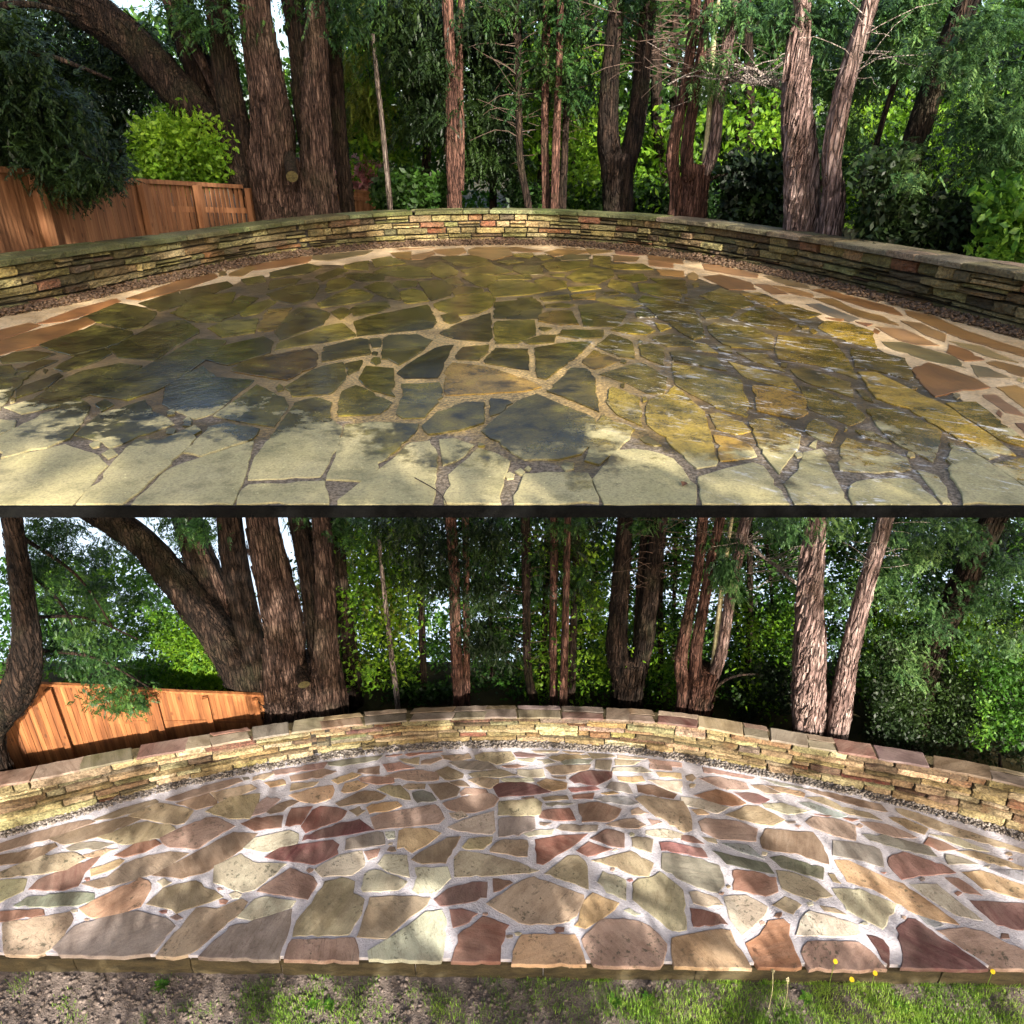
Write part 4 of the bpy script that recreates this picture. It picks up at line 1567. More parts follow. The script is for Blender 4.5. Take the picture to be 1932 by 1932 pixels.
def build_trees(pn):
    up = pn.up
    g = 'upper' if up else 'lower'
    W = pn.W
    k = 1.0 if up else 0.58            # the lower garden is seen from closer by
    where = 'behind the upper terrace' if up else 'behind the lower terrace'
    ext = 3.5 if up else 3.0

    def Yb(q, x, d):
        fx, _ = pn.full(q, x, 0)
        return W.y_of_px(fx) + d * k

    # ---------------- big many-stemmed tree
    Y = Yb(1, 1100, 1.5)
    t = empty('conifer_tree', base_at(pn, 1, 1100, Y))
    tag(t, f'massive dark tree with many stems and a sawn stub {where}', 'tree')
    if up:
        S = dict(trunk=[(1110, 812, 290), (1115, 730, 270), (1115, 660, 230), (1120, 600, 190)],
                 s1=[(1010, 800, 110), (930, 680, 130), (850, 560, 150), (720, 400, 140), (600, 265, 132), (520, 175, 132), (430, 100, 140), (300, 20, 130), (200, -40, 120)],
                 s2=[(850, 540, 70), (800, 400, 95), (760, 280, 105), (720, 170, 108), (690, 60, 106), (670, -10, 100)],
                 s2b=[(840, 420, 26), (800, 310, 34), (740, 190, 36), (690, 100, 36), (640, 20, 34)],
                 s3=[(970, 740, 80), (930, 620, 96), (890, 470, 94), (860, 330, 92), (840, 180, 90), (825, 20, 88)],
                 s4=[(1045, 800, 130), (1030, 640, 160), (1030, 480, 152), (1005, 330, 140), (980, 180, 124), (960, 20, 110)],
                 s5=[(1195, 800, 165), (1200, 650, 125), (1195, 500, 108), (1190, 350, 94), (1195, 180, 78), (1190, 20, 66)],
                 s6=[(1160, 560, 60), (1150, 420, 86), (1140, 250, 88), (1125, 120, 86), (1105, 10, 80)],
                 stub=(1100, 640), t2=[(1310, 780, 56), (1290, 600, 56), (1270, 400, 60), (1255, 200, 64), (1240, 20, 64)])
    else:
        S = dict(trunk=[(1150, 790, 290), (1150, 710, 265), (1155, 640, 230), (1160, 580, 190)],
                 s1=[(1060, 780, 110), (965, 690, 130), (890, 560, 136), (770, 390, 122), (650, 240, 112), (540, 110, 114), (440, 40, 112), (330, -20, 104), (250, -60, 96)],
                 s2=[(880, 500, 70), (845, 390, 95), (790, 260, 122), (740, 130, 112), (700, 10, 102)],
                 s2b=[(870, 380, 26), (800, 220, 34), (740, 110, 34), (690, 20, 30)],
                 s3=[(1000, 720, 80), (970, 620, 98), (940, 450, 95), (900, 280, 92), (880, 150, 90), (865, -10, 86)],
                 s4=[(1075, 780, 130), (1075, 600, 148), (1075, 450, 142), (1040, 280, 130), (1005, 120, 116), (985, -10, 110)],
                 s5=[(1230, 770, 165), (1235, 640, 128), (1230, 500, 92), (1230, 350, 80), (1222, 180, 66), (1210, 0, 62)],
                 s6=[(1195, 540, 56), (1185, 400, 72), (1170, 240, 80), (1150, 120, 84), (1120, 0, 74)],
                 stub=(1145, 625), t2=[(1345, 760, 56), (1325, 560, 60), (1295, 350, 64), (1275, 200, 62), (1260, 0, 64)])
    bm, bd = M['bark'], M['bark_dark']
    stem(pn, 'trunk', 1, S['trunk'], Y + 0.12 * k, bm, t, True, (0.5 * k, 0.25), ridge=0.08, seg=64, step=0.05)
    stem(pn, 'stem', 1, S['s1'], Y - 0.05 * k, bd, t, True, None, 0.0, extend=1.0, seg=26)
    stem(pn, 'stem', 1, S['s2'], Y + 0.45 * k, bd, t, False, extend=ext, seg=24)
    stem(pn, 'stem', 1, S['s2b'], Y + 0.15 * k, bm, t, False, extend=0.4, seg=12)
    stem(pn, 'stem', 1, S['s3'], Y - 0.08 * k, bd, t, True, extend=ext, seg=24)
    stem(pn, 'stem', 1, S['s4'], Y - 0.16 * k, bm, t, True, (0.4 * k, 0.2), extend=ext, seg=52, ridge=0.11, step=0.05)
    stem(pn, 'stem', 1, S['s5'], Y - 0.18 * k, bm, t, True, (0.5 * k, 0.2), extend=ext, seg=52, ridge=0.11, step=0.05)
    stem(pn, 'stem', 1, S['s6'], Y + 0.2 * k, bd, t, False, extend=ext, seg=24)
    fx, fy = pn.full(1, *S['stub'])
    a = on_y(fx - 4, fy - 14, Y - 0.34 * k)
    b = on_y(fx + 1, fy + 13, Y - 0.66 * k)
    rr = 11.5 * depth(a) / FPX
    stb = tube('sawn_stub', [a + (a - b) * 0.4, a, b], [rr * 1.25, rr * 1.05, rr * 0.95], M['bark_dark'], t, 18, 0.05, 0.06)
    d = (b - a).normalized()
    s1 = d.cross(Vector((0, 0, 1))).normalized(); s2 = d.cross(s1)
    vs = [b + d * 0.004] + [b + d * 0.003 + (s1 * math.cos(i * math.pi / 10) + s2 * math.sin(i * math.pi / 10)) * rr * 0.93 for i in range(20)]
    pydata('cut_face', vs, [(0, 1 + i, 1 + (i + 1) % 20) for i in range(20)], M['cutwood'], stb)
    # sprays at its top
    if up:
        rects = [(300, -60, 460, 60), (560, -60, 660, 50)]
        Q = conifer(rects, Y - 0.5, Y + 1.0, 900, 0.30)
    else:
        rects = [(300, 966, 430, 1010), (560, 966, 650, 1000)]
        Q = conifer(rects, Y - 0.2, Y + 0.6, 700, 0.17, 18, 0.25)
    quads('crown', Q, M['conifer_mid'], t)

    # ---------------- slim trunk beside it
    Y = Yb(1, 1310, 1.9)
    t = empty('conifer_tree', base_at(pn, 1, 1310, Y))
    tag(t, f'slim straight dark trunk right of the massive tree {where}', 'tree')
    stem(pn, 'trunk', 1, S['t2'], Y, M['bark_dark'], t, True, (0.3, 0.3), extend=ext)
    if up: Q = conifer([(610, -40, 690, 70)], Y - 0.4, Y + 0.5, 300, 0.3)
    else: Q = conifer([(620, 966, 690, 1030)], Y - 0.2, Y + 0.3, 300, 0.17, 18, 0.2)
    quads('crown', Q, M['conifer_mid'], t)

    # ---------------- pale bare pole trunk
    Y = Yb(1, 1460, 1.4)
    t = empty('bare_trunk', base_at(pn, 1, 1460, Y))
    tag(t, f'thin pale bare pole-like trunk left of the paired trunks {where}', 'tree')
    pts = [(1465, 700, 20), (1452, 560, 20), (1438, 430, 20), (1425, 320, 19), (1415, 220, 17)] if up else [(1495, 680, 20), (1480, 560, 20), (1465, 430, 20), (1450, 310, 18), (1438, 190, 16)]
    stem(pn, 'trunk', 1, pts, Y, M['pole'], t, True, extend=0.3, seg=12, ridge=0.03)

    # ---------------- paired trunks with hanging sprays
    Y = Yb(1, 1720, 1.2)
    t = empty('conifer_tree', base_at(pn, 1, 1720, Y))
    tag(t, f'two reddish trunks grown side by side with dark sprays hanging down {where}', 'tree')
    if up:
        stem(pn, 'trunk', 1, [(1715, 770, 58), (1708, 600, 50), (1704, 400, 44), (1698, 200, 40), (1690, 20, 40)], Y, M['bark_red'], t, True, (0.3, 0.3), extend=ext)
        stem(pn, 'trunk', 1, [(1738, 720, 26), (1740, 500, 26), (1735, 300, 28), (1740, 20, 26)], Y + 0.15, M['bark_red'], t, False, extend=ext, seg=14)
        Q = np.concatenate([conifer([(720, -20, 845, 120), (770, 100, 840, 240), (862, -20, 950, 70)], Y - 0.2, Y + 1.4, 2300, 0.34, 18, 0.42, (0, -0.2, -0.8)),
                            conifer([(880, 60, 960, 330)], Y + 0.6, Y + 1.6, 1300, 0.32, 18, 0.4, (0, -0.2, -0.6))])
    else:
        stem(pn, 'trunk', 1, [(1733, 745, 42), (1720, 480, 42), (1712, 200, 38), (1700, 0, 38)], Y, M['bark_red'], t, True, (0.2, 0.3), extend=ext)
        stem(pn, 'trunk', 1, [(1762, 740, 26), (1760, 400, 26), (1755, 0, 26)], Y + 0.1, M['bark_red'], t, True, extend=ext, seg=14)
        Q = conifer([(760, 970, 850, 1130), (870, 970, 960, 1250), (700, 966, 780, 1050)], Y - 0.2, Y + 0.5, 2800, 0.17, 18, 0.22, (0, -0.2, -0.7))
    quads('crown', Q, M['conifer_dark'], t)

    # ---------------- slender group in the middle: four thin trunks
    if up:
        thin = [([(62, 778, 30), (35, 640, 28), (26, 400, 28), (22, 200, 28), (18, 20, 30)], 'leaning thin dark trunk, leftmost of the slender ones', 'bark_dark'),
                ([(127, 778, 30), (124, 560, 30), (126, 300, 30), (130, 20, 30)], 'thin brown trunk, left one of the close trio', 'bark_red'),
                ([(160, 778, 34), (166, 580, 34), (172, 400, 28), (178, 200, 26), (182, 20, 25)], 'thin knobbly brown trunk, middle one of the close trio', 'bark_red'),
                ([(190, 778, 30), (200, 560, 27), (207, 360, 26), (215, 20, 26)], 'thin dark trunk, right one of the close trio', 'bark_dark')]
    else:
        thin = [([(88, 745, 36), (62, 620, 32), (56, 400, 33), (53, 200, 34), (50, 0, 35)], 'leaning thin dark trunk, leftmost of the slender ones', 'bark_dark'),
                ([(157, 748, 30), (155, 500, 30), (158, 250, 30), (160, 0, 30)], 'thin brown trunk, left one of the close trio', 'bark_red'),
                ([(191, 748, 32), (198, 560, 32), (204, 300, 28), (210, 0, 25)], 'thin knobbly brown trunk, middle one of the close trio', 'bark_red'),
                ([(222, 748, 28), (230, 500, 28), (237, 300, 28), (246, 0, 26)], 'thin dark trunk, right one of the close trio', 'bark_dark')]
    for i, (pts, lb, mt) in enumerate(thin):
        Y = Yb(2, pts[0][0], (1.3, 1.1, 0.9, 1.4)[i])
        t = empty('conifer_tree', base_at(pn, 2, pts[0][0], Y))
        tag(t, f'{lb} {where}', 'tree')
        stem(pn, 'trunk', 2, pts, Y, M[mt], t, True, (0.25 * k, 0.2), extend=ext, seg=16)
        fx = pn.full(2, pts[-1][0], 0)[0]
        if up: Q = conifer([(fx - 30, -30, fx + 40, 70), (fx - 10, 70, fx + 30, 200)], Y - 0.3, Y + 0.8, 340, 0.3, 17, 0.35, (0, -0.2, -0.6))
        else: Q = conifer([(fx - 30, 966, fx + 40, 1020), (fx - 10, 1020, fx + 30, 1130)], Y - 0.1, Y + 0.4, 340, 0.17, 17, 0.2, (0, -0.2, -0.6))
        quads('crown', Q, M['conifer_dark'] if i % 2 else M['conifer_mid'], t)
        if i in (0, 3): dead_twigs(pn, 2, (pts[1][0], pts[1][1], pts[-1][0], pts[-1][1]), Y, t, M['twig'], 40, 0.9 * k)

    # ---------------- forked dark trunk
    Y = Yb(2, 400, 1.2)
    t = empty('conifer_tree', base_at(pn, 2, 400, Y))
    tag(t, f'dark trunk forking low into a wide fork of two stems {where}', 'tree')
    if up:
        stem(pn, 'trunk', 2, [(400, 792, 104), (400, 700, 104), (398, 630, 118), (402, 580, 124)], Y, bd, t, True, (0.3, 0.15), seg=28)
        stem(pn, 'stem', 2, [(385, 640, 86), (364, 560, 84), (362, 420, 72), (374, 250, 62), (390, 100, 57), (394, 0, 55)], Y - 0.03, bd, t, False, extend=ext)
        stem(pn, 'stem', 2, [(425, 640, 76), (450, 560, 74), (474, 420, 68), (492, 250, 62), (508, 100, 56), (516, 0, 54)], Y + 0.03, bd, t, False, extend=ext)
        dead_twigs(pn, 2, (500, 300, 515, 20), Y, t, M['twig'], 50, 1.3)
        Q = conifer([(1180, -30, 1260, 40)], Y - 0.3, Y + 0.6, 300, 0.3)
    else:
        stem(pn, 'trunk', 2, [(432, 760, 104), (434, 680, 106), (438, 600, 120), (442, 560, 124)], Y, bd, t, True, (0.2, 0.15), seg=28)
        stem(pn, 'stem', 2, [(418, 620, 88), (396, 550, 86), (400, 400, 72), (414, 220, 62), (430, 0, 56)], Y - 0.02, bd, t, False, extend=ext)
        stem(pn, 'stem', 2, [(465, 620, 76), (488, 550, 74), (510, 400, 70), (532, 220, 62), (562, 0, 56)], Y + 0.02, bd, t, False, extend=ext)
        stem(pn, 'stem', 2, [(466, 560, 26), (475, 400, 30), (490, 200, 32), (508, 0, 30)], Y + 0.12, bd, t, False, extend=ext, seg=12)
        dead_twigs(pn, 2, (525, 300, 555, 20), Y, t, M['twig'], 50, 0.7)
        Q = conifer([(1190, 966, 1260, 990)], Y - 0.1, Y + 0.4, 300, 0.17, 18, 0.2)
    quads('crown', Q, M['conifer_mid'], t)

    # ---------------- candelabra tree
    Y = Yb(2, 680, 1.0)
    t = empty('conifer_tree', base_at(pn, 2, 680, Y))
    tag(t, f'candelabra tree whose four stems rise from one reddish trunk {where}', 'tree')
    br, bp = M['bark_red'], M['bark_pale']
    if up:
        stem(pn, 'trunk', 2, [(672, 818, 112), (680, 740, 100), (690, 670, 104), (700, 620, 108)], Y, br, t, True, (0.3, 0.2), seg=28)
        stem(pn, 'stem', 2, [(612, 800, 46), (618, 690, 46), (602, 610, 54), (614, 520, 46), (650, 350, 40), (676, 180, 38), (692, 20, 38)], Y - 0.05, br, t, True, extend=ext, seg=18)
        stem(pn, 'stem', 2, [(672, 680, 44), (656, 600, 50), (666, 500, 46), (690, 350, 40), (715, 200, 36), (742, 20, 32)], Y - 0.12, br, t, False, extend=ext, seg=18)
        stem(pn, 'stem', 2, [(730, 610, 30), (742, 480, 22), (748, 350, 20), (762, 150, 18), (775, 40, 14)], Y - 0.02, M['stalk'], t, False, extend=0.2, seg=12, ridge=0.03)
        stem(pn, 'stem', 2, [(725, 660, 44), (758, 580, 46), (775, 430, 42), (800, 240, 44), (822, 120, 44), (842, 20, 44)], Y - 0.08, bp, t, False, extend=ext, seg=20)
        stem(pn, 'branch', 2, [(800, 330, 7), (850, 260, 13), (890, 245, 13), (950, 285, 13), (1000, 330, 14), (1035, 342, 14)], Y - 0.1, M['pole'], t, False, seg=8, ridge=0.02)
        stem(pn, 'branch', 2, [(715, 700, 15), (750, 670, 13), (800, 655, 10), (880, 650, 7)], Y + 0.1, bd, t, False, seg=8, ridge=0.02)
        dead_twigs(pn, 2, (690, 350, 742, 30), Y - 0.1, t, M['twig'], 40, 0.9)
        dead_twigs(pn, 2, (800, 300, 1000, 330), Y - 0.1, t, M['pole'], 60, 1.2)
        Q = conifer([(1320, 90, 1370, 180), (1330, 0, 1400, 70)], Y - 0.3, Y - 0.1, 220, 0.26, 16, 0.24, (0, -0.5, -0.7))
    else:
        stem(pn, 'trunk', 2, [(694, 775, 108), (702, 700, 98), (714, 640, 104), (724, 590, 106)], Y, br, t, True, (0.2, 0.2), seg=28)
        stem(pn, 'stem', 2, [(634, 760, 46), (648, 670, 46), (634, 590, 52), (642, 520, 46), (676, 350, 40), (706, 180, 38), (722, 0, 36)], Y - 0.03, br, t, True, extend=ext, seg=18)
        stem(pn, 'stem', 2, [(705, 650, 44), (690, 570, 48), (700, 480, 44), (716, 390, 40), (750, 200, 38), (792, 0, 32)], Y - 0.07, br, t, False, extend=ext, seg=18)
        stem(pn, 'stem', 2, [(762, 590, 28), (775, 450, 22), (786, 340, 20), (806, 180, 16), (832, 10, 13)], Y - 0.01, M['stalk'], t, False, extend=0.1, seg=12, ridge=0.03)
        stem(pn, 'stem', 2, [(752, 640, 42), (786, 550, 46), (806, 430, 42), (826, 300, 40), (852, 160, 42), (890, 0, 42)], Y - 0.05, bp, t, False, extend=ext, seg=20)
        stem(pn, 'branch', 2, [(880, 90, 9), (940, 170, 12), (1000, 200, 12), (1050, 260, 13), (1080, 272, 14)], Y - 0.06, M['pole'], t, False, seg=8, ridge=0.02)
        stem(pn, 'branch', 2, [(745, 690, 14), (780, 645, 12), (840, 615, 10), (930, 612, 7)], Y + 0.06, bd, t, False, seg=8, ridge=0.02)
        dead_twigs(pn, 2, (716, 350, 790, 30), Y - 0.06, t, M['twig'], 40, 0.5)
        dead_twigs(pn, 2, (880, 100, 1060, 260), Y - 0.06, t, M['pole'], 60, 0.7)
        Q = conifer([(1345, 1010, 1400, 1120)], Y - 0.25, Y - 0.08, 420, 0.14, 16, 0.13, (0, -0.5, -0.7))
    quads('crown', Q, M['conifer_blue'], t)

    # ---------------- pale flaking trunks at the right
    Y = Yb(2, 1095, 0.75)
    t = empty('conifer_tree', base_at(pn, 2, 1095, Y))
    tag(t, f'thick upright trunk with pale pinkish flaking bark {where}', 'tree')
    if up:
        tr = stem(pn, 'trunk', 2, [(1088, 885, 112), (1094, 760, 118), (1092, 640, 114), (1084, 500, 110), (1076, 330, 96), (1082, 180, 86), (1092, 60, 72), (1096, -20, 62)], Y, bp, t, True, (0.2, 0.1), extend=ext, seg=36, ridge=0.11, step=0.05)
        Q = np.concatenate([conifer([(1430, -20, 1600, 50), (1540, 30, 1590, 90)], Y - 0.25, Y + 0.5, 420, 0.24, 14, 0.3, (0, -0.5, -0.5)), conifer([(1560, 120, 1620, 320), (1540, 60, 1700, 160)], Y + 0.6, Y + 1.4, 800, 0.3, 16, 0.4)])
    else:
        tr = stem(pn, 'trunk', 2, [(1114, 830, 106), (1118, 700, 112), (1122, 580, 112), (1124, 460, 108), (1122, 300, 95), (1134, 150, 86), (1148, 40, 70), (1152, 0, 62)], Y, bp, t, True, (0.15, 0.1), extend=ext, seg=36, ridge=0.11, step=0.035)
        Q = np.concatenate([conifer([(1450, 966, 1600, 1010)], Y - 0.15, Y + 0.3, 500, 0.14, 16, 0.2, (0, -0.5, -0.5)), conifer([(1570, 1080, 1640, 1250), (1640, 990, 1720, 1150)], Y + 0.35, Y + 0.8, 900, 0.15, 16, 0.2)])
    quads('crown', Q, M['conifer_blue'], t)
    # curling bark strips on its face
    V = []
    for i in range(150):
        tt = random.random()
        pts = [(1088, 860), (1094, 640), (1084, 500), (1076, 330), (1085, 130)] if up else [(1114, 800), (1122, 580), (1124, 460), (1122, 300), (1136, 120)]
        kx = np.interp(tt, np.linspace(0, 1, 5), [p[0] for p in pts]) + random.uniform(-40, 40)
        ky = np.interp(tt, np.linspace(0, 1, 5), [p[1] for p in pts])
        cx0 = np.interp(tt, np.linspace(0, 1, 5), [p[0] for p in pts])
        fx, fy = pn.full(2, kx, ky)
        rad = 54 / 2 * depth(on_y(fx, fy, Y)) / FPX
        off = (kx - cx0) / 54
        p = on_y(fx, fy, Y - rad * math.sqrt(max(0.05, 1 - off * off)) - 0.005 * k)
        L = random.uniform(0.05, 0.16) * k; wd = random.uniform(0.015, 0.04) * k
        sx = random.uniform(-0.3, 0.3)
        V.append([(p.x - wd, p.y + 0.01 * k, p.z - L), (p.x + wd, p.y + 0.012 * k, p.z - L * 0.8), (p.x + wd + sx * L, p.y + 0.006 * k, p.z + L), (p.x - wd * 0.6 + sx * L, p.y - random.uniform(0.0, 0.03) * k, p.z + L * 0.8)])
    fl = quads('bark_flakes', V, bp, t); fl['kind'] = 'stuff'

    Y = Yb(2, 1200, 0.85)
    t = empty('conifer_tree', base_at(pn, 2, 1200, Y))
    tag(t, f'tall pinkish trunk leaning to the right beside the thick flaking one {where}', 'tree')
    if up:
        stem(pn, 'trunk', 2, [(1190, 895, 92), (1206, 800, 88), (1214, 730, 78), (1202, 640, 66), (1228, 450, 68), (1268, 280, 66), (1310, 140, 60), (1350, 10, 58)], Y, bp, t, True, (0.2, 0.1), extend=ext, seg=30, ridge=0.08, step=0.06)
        dead_twigs(pn, 2, (1280, 330, 1340, 60), Y - 0.05, t, M['pole'], 14, 0.9)
        Q = conifer([(1650, -20, 1740, 110), (1700, -20, 1760, 40)], Y + 0.3, Y + 1.0, 420, 0.3, 16, 0.35)
    else:
        stem(pn, 'trunk', 2, [(1216, 850, 84), (1232, 760, 82), (1246, 690, 74), (1262, 590, 64), (1308, 390, 62), (1352, 220, 60), (1400, 60, 58), (1422, -15, 56)], Y, bp, t, True, (0.15, 0.1), extend=ext, seg=30, ridge=0.08, step=0.04)
        dead_twigs(pn, 2, (1340, 280, 1410, 40), Y - 0.03, t, M['pole'], 14, 0.5)
        Q = conifer([(1700, 966, 1790, 1060)], Y + 0.1, Y + 0.6, 420, 0.16, 16, 0.2)
    quads('crown', Q, M['conifer_blue'], t)

    # ---------------- dark leaning conifer with tiers of sprays, far right
    Y = Yb(2, 1420, 1.8)
    t = empty('conifer_tree', base_at(pn, 2, 1420, Y))
    tag(t, f'dark leaning conifer with tiers of fern-like sprays at the right {where}', 'tree')
    if up:
        stem(pn, 'trunk', 2, [(1400, 930, 110), (1455, 740, 92), (1530, 500, 84), (1590, 330, 82), (1655, 160, 90), (1712, 20, 88)], Y, bd, t, True, extend=2.0, seg=22)
        stem(pn, 'branch', 2, [(1530, 700, 36), (1570, 760, 34), (1600, 830, 30), (1640, 900, 24)], Y + 0.1, bd, t, False, seg=12)
        stem(pn, 'branch', 2, [(1360, 760, 24), (1350, 660, 24), (1370, 570, 22), (1400, 450, 20), (1450, 300, 20)], Y + 0.5, bd, t, True, seg=12)
        tiers = [(1640, 260, 1740, 300), (1810, 150, 1880, 200), (1760, 70, 1830, 140), (1820, 200, 1932, 300), (1840, 250, 1960, 330), (1690, 320, 1790, 350), (1830, 20, 1900, 70), (1880, 120, 1980, 160)]
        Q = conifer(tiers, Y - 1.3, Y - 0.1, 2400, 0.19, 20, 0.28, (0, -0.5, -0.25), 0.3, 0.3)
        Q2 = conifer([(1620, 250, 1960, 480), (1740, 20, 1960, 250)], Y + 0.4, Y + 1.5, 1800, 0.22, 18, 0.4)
    else:
        stem(pn, 'trunk', 2, [(1500, 880, 104), (1535, 700, 92), (1590, 520, 86), (1680, 320, 90), (1740, 190, 90), (1800, 60, 88), (1830, 0, 86)], Y, bd, t, True, extend=1.0, seg=22)
        stem(pn, 'branch', 2, [(1610, 640, 30), (1660, 700, 30), (1700, 780, 28), (1740, 850, 22)], Y + 0.06, bd, t, False, seg=12)
        tiers = [(1660, 1180, 1740, 1230), (1740, 1130, 1800, 1200), (1800, 1090, 1900, 1170), (1800, 980, 1880, 1060), (1830, 1180, 1940, 1260), (1680, 1240, 1780, 1290), (1880, 1040, 1960, 1100)]
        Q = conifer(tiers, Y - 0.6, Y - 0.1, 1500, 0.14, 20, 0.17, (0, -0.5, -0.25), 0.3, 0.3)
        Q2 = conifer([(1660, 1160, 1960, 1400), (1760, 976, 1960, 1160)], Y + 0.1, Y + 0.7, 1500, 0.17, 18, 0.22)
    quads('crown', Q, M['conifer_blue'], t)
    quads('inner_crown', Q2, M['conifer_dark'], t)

    # ---------------- overhanging conifer at the left
    Y = Yb(1, 200, 1.6)
    t = empty('conifer_tree', base_at(pn, 1, -150 if up else 60, Y - 0.5))
    if up:
        tag(t, 'dark conifer drooping over the fence at the left of the upper terrace', 'tree')
        stem(pn, 'trunk', 1, [(-150, 900, 120), (-140, 600, 110), (-120, 300, 100), (-100, 0, 90)], Y - 0.5, bd, t, True, extend=1.5, seg=20)
        Q = conifer([(-60, 170, 170, 300), (-60, 20, 60, 200), (60, 290, 215, 335), (120, 330, 190, 365)], Y - 0.9, Y + 0.4, 4200, 0.22, 20, 0.26, (0.3, -0.3, -0.4))
        Q2 = np.concatenate([conifer([(-60, -30, 150, 200), (40, 120, 260, 300), (150, 40, 300, 150)], Y + 4.6, Y + 6.5, 5200, 0.36, 20, 0.5), conifer([(60, 250, 330, 345)], Y + 3.6, Y + 4.6, 1800, 0.3, 20, 0.4)])
        for a, b in (((-130, 420), (230, 500)), ((-130, 200), (420, 300)), ((-120, 60), (300, 60)), ((-130, 520), (480, 650))):
            mid = ((a[0] + b[0]) / 2, (a[1] + b[1]) / 2 - 50)
            stem(pn, 'branch', 1, [(a[0], a[1], 34), (mid[0], mid[1], 24), (b[0], b[1], 10)], Y - 0.4, bd, t, False, seg=8, ridge=0.03)
        quads('crown', Q, M['conifer_dark'], t); quads('inner_crown', Q2, M['conifer_dark'], t)
    else:
        tag(t, 'dark bulging trunk at the left edge, sprays drooping over the orange fence', 'tree')
        stem(pn, 'trunk', 1, [(-40, 800, 120), (30, 730, 118), (76, 655, 116), (100, 560, 108), (98, 400, 84), (80, 250, 80), (60, 120, 74), (40, -10, 70)], WB.y_of_px(10) + 0.34, bd, t, True, extend=1.0, seg=24)
        Q = np.concatenate([conifer([(50, 980, 120, 1100), (80, 1090, 200, 1230), (110, 1200, 240, 1290), (160, 1290, 280, 1335)], Y - 0.5, Y + 0.2, 2400, 0.15, 14, 0.16, (0.3, -0.3, -0.4)),
                            conifer([(60, 980, 200, 1100), (120, 1080, 290, 1230), (180, 990, 290, 1060), (330, 1000, 400, 1130)], Y + 1.5, Y + 2.3, 2600, 0.17, 14, 0.2, (0.3, -0.3, -0.4))])
        for a, b in (((90, 100), (430, 440)), ((100, 400), (520, 480)), ((110, 520), (560, 660)), ((80, 200), (330, 560))):
            mid = ((a[0] + b[0]) / 2 + 20, (a[1] + b[1]) / 2 - 40)
            stem(pn, 'branch', 1, [(a[0], a[1], 16), (mid[0], mid[1], 10), (b[0], b[1], 5)], Y - 0.4, bd, t, False, seg=8, ridge=0.03, step=0.05)
        quads('crown', Q, M['conifer_mid'], t)

    # ---------------- bushes
    def bush(name, label, rects, Y0, Y1, n, size, mat, cat='bush', clump=30, crad=0.25, xq=None):
        cx = (rects[0][0] + rects[0][2]) / 2
        p = on_y(cx, rects[0][3], (Y0 + Y1) / 2)
        t = empty(name, (p.x, p.y, pn.zg if up else bank_z(p.x, p.y)))
        tag(t, label, cat)
        C = region_pts(rects, Y0, Y1, n, clump, crad * k / 0.58 * 0.58 if up else crad * 0.58, 0.8)
        quads('foliage', leaves(C, size * k), mat, t)
        gz = pn.zg if up else bank_z(p.x, p.y) - 0.1
        tube('stem', [(p.x, p.y, gz - 0.05), (p.x + 0.05, p.y, gz + 0.3 * k), (p.x - 0.03, p.y + 0.05, gz + 0.8 * k)], [0.05 * k, 0.04 * k, 0.02 * k], bd, t, 8, 0.03)
        return t
    oy = 0 if up else 966
    Y = Yb(1, 700, 3.2)
    bush('laurel_bush', f'bright yellow-green laurel bush above the fence {where}',
         [(270, 235, 420, 345), (250, 280, 400, 345), (300, 210, 380, 260)] if up else [(300, 1200, 450, 1300), (290, 1160, 400, 1220), (330, 1240, 470, 1306)], Y - 0.5 * k, Y + 0.5 * k, 13000, 0.042, M['leaf_bright'])
    Y = Yb(1, 1400, 4.2)
    bush('rhododendron', f'shrub with pale pink blossom between two trunks {where}',
         [(640, 308, 712, 350)] if up else [(645, 1262, 718, 1310)], Y - 0.2, Y + 0.3, 1500, 0.07, M['pink'])
    Y = Yb(1, 1600, 2.0)
    bush('evergreen_shrub', f'low dark glossy shrub left of the paired trunks {where}',
         [(715, 345, 845, 388), (730, 335, 790, 350)] if up else [(735, 1300, 850, 1340), (745, 1290, 800, 1310)], Y - 0.3 * k, Y + 0.3 * k, 4200, 0.06, M['leaf_dark'])
    Y = Yb(2, 1600, 1.6)
    bush('evergreen_shrub', f'deep dark shrubbery at the foot of the leaning conifer {where}',
         [(1640, 380, 1960, 520), (1640, 300, 1720, 450)] if up else [(1640, 1290, 1960, 1470), (1660, 1200, 1740, 1420)], Y - 0.3 * k, Y + 0.9 * k, 15000 if up else 24000, 0.038, M['conifer_dark'])
    Y = Yb(2, 900, 2.0)
    bush('evergreen_shrub', f'dark shrub between the candelabra tree and the thick flaking trunk {where}',
         [(1370, 300, 1490, 430)] if up else [(1390, 1260, 1500, 1385)], Y - 0.2 * k, Y + 0.9 * k, 6000, 0.05, M['conifer_dark'])
    Y = Yb(2, 300, 3.0)
    bush('evergreen_shrub', f'dark undergrowth low between the slender trunks {where}',
         [(960, 350, 1370, 410)] if up else [(860, 1290, 1370, 1350)], Y - 0.3 * k, Y + 0.6 * k, 7000, 0.05, M['leaf_dark'])
    Y = Yb(2, 1750, 1.4)
    bush('leafy_shrub', f'fresh green shrub catching light at the far right {where}',
         [(1860, 400, 1970, 500), (1880, 360, 1960, 420)] if up else [(1850, 1290, 1960, 1400), (1870, 1240, 1950, 1300)], Y - 0.3 * k, Y + 0.3 * k, 2600, 0.05, M['leaf_mid'])

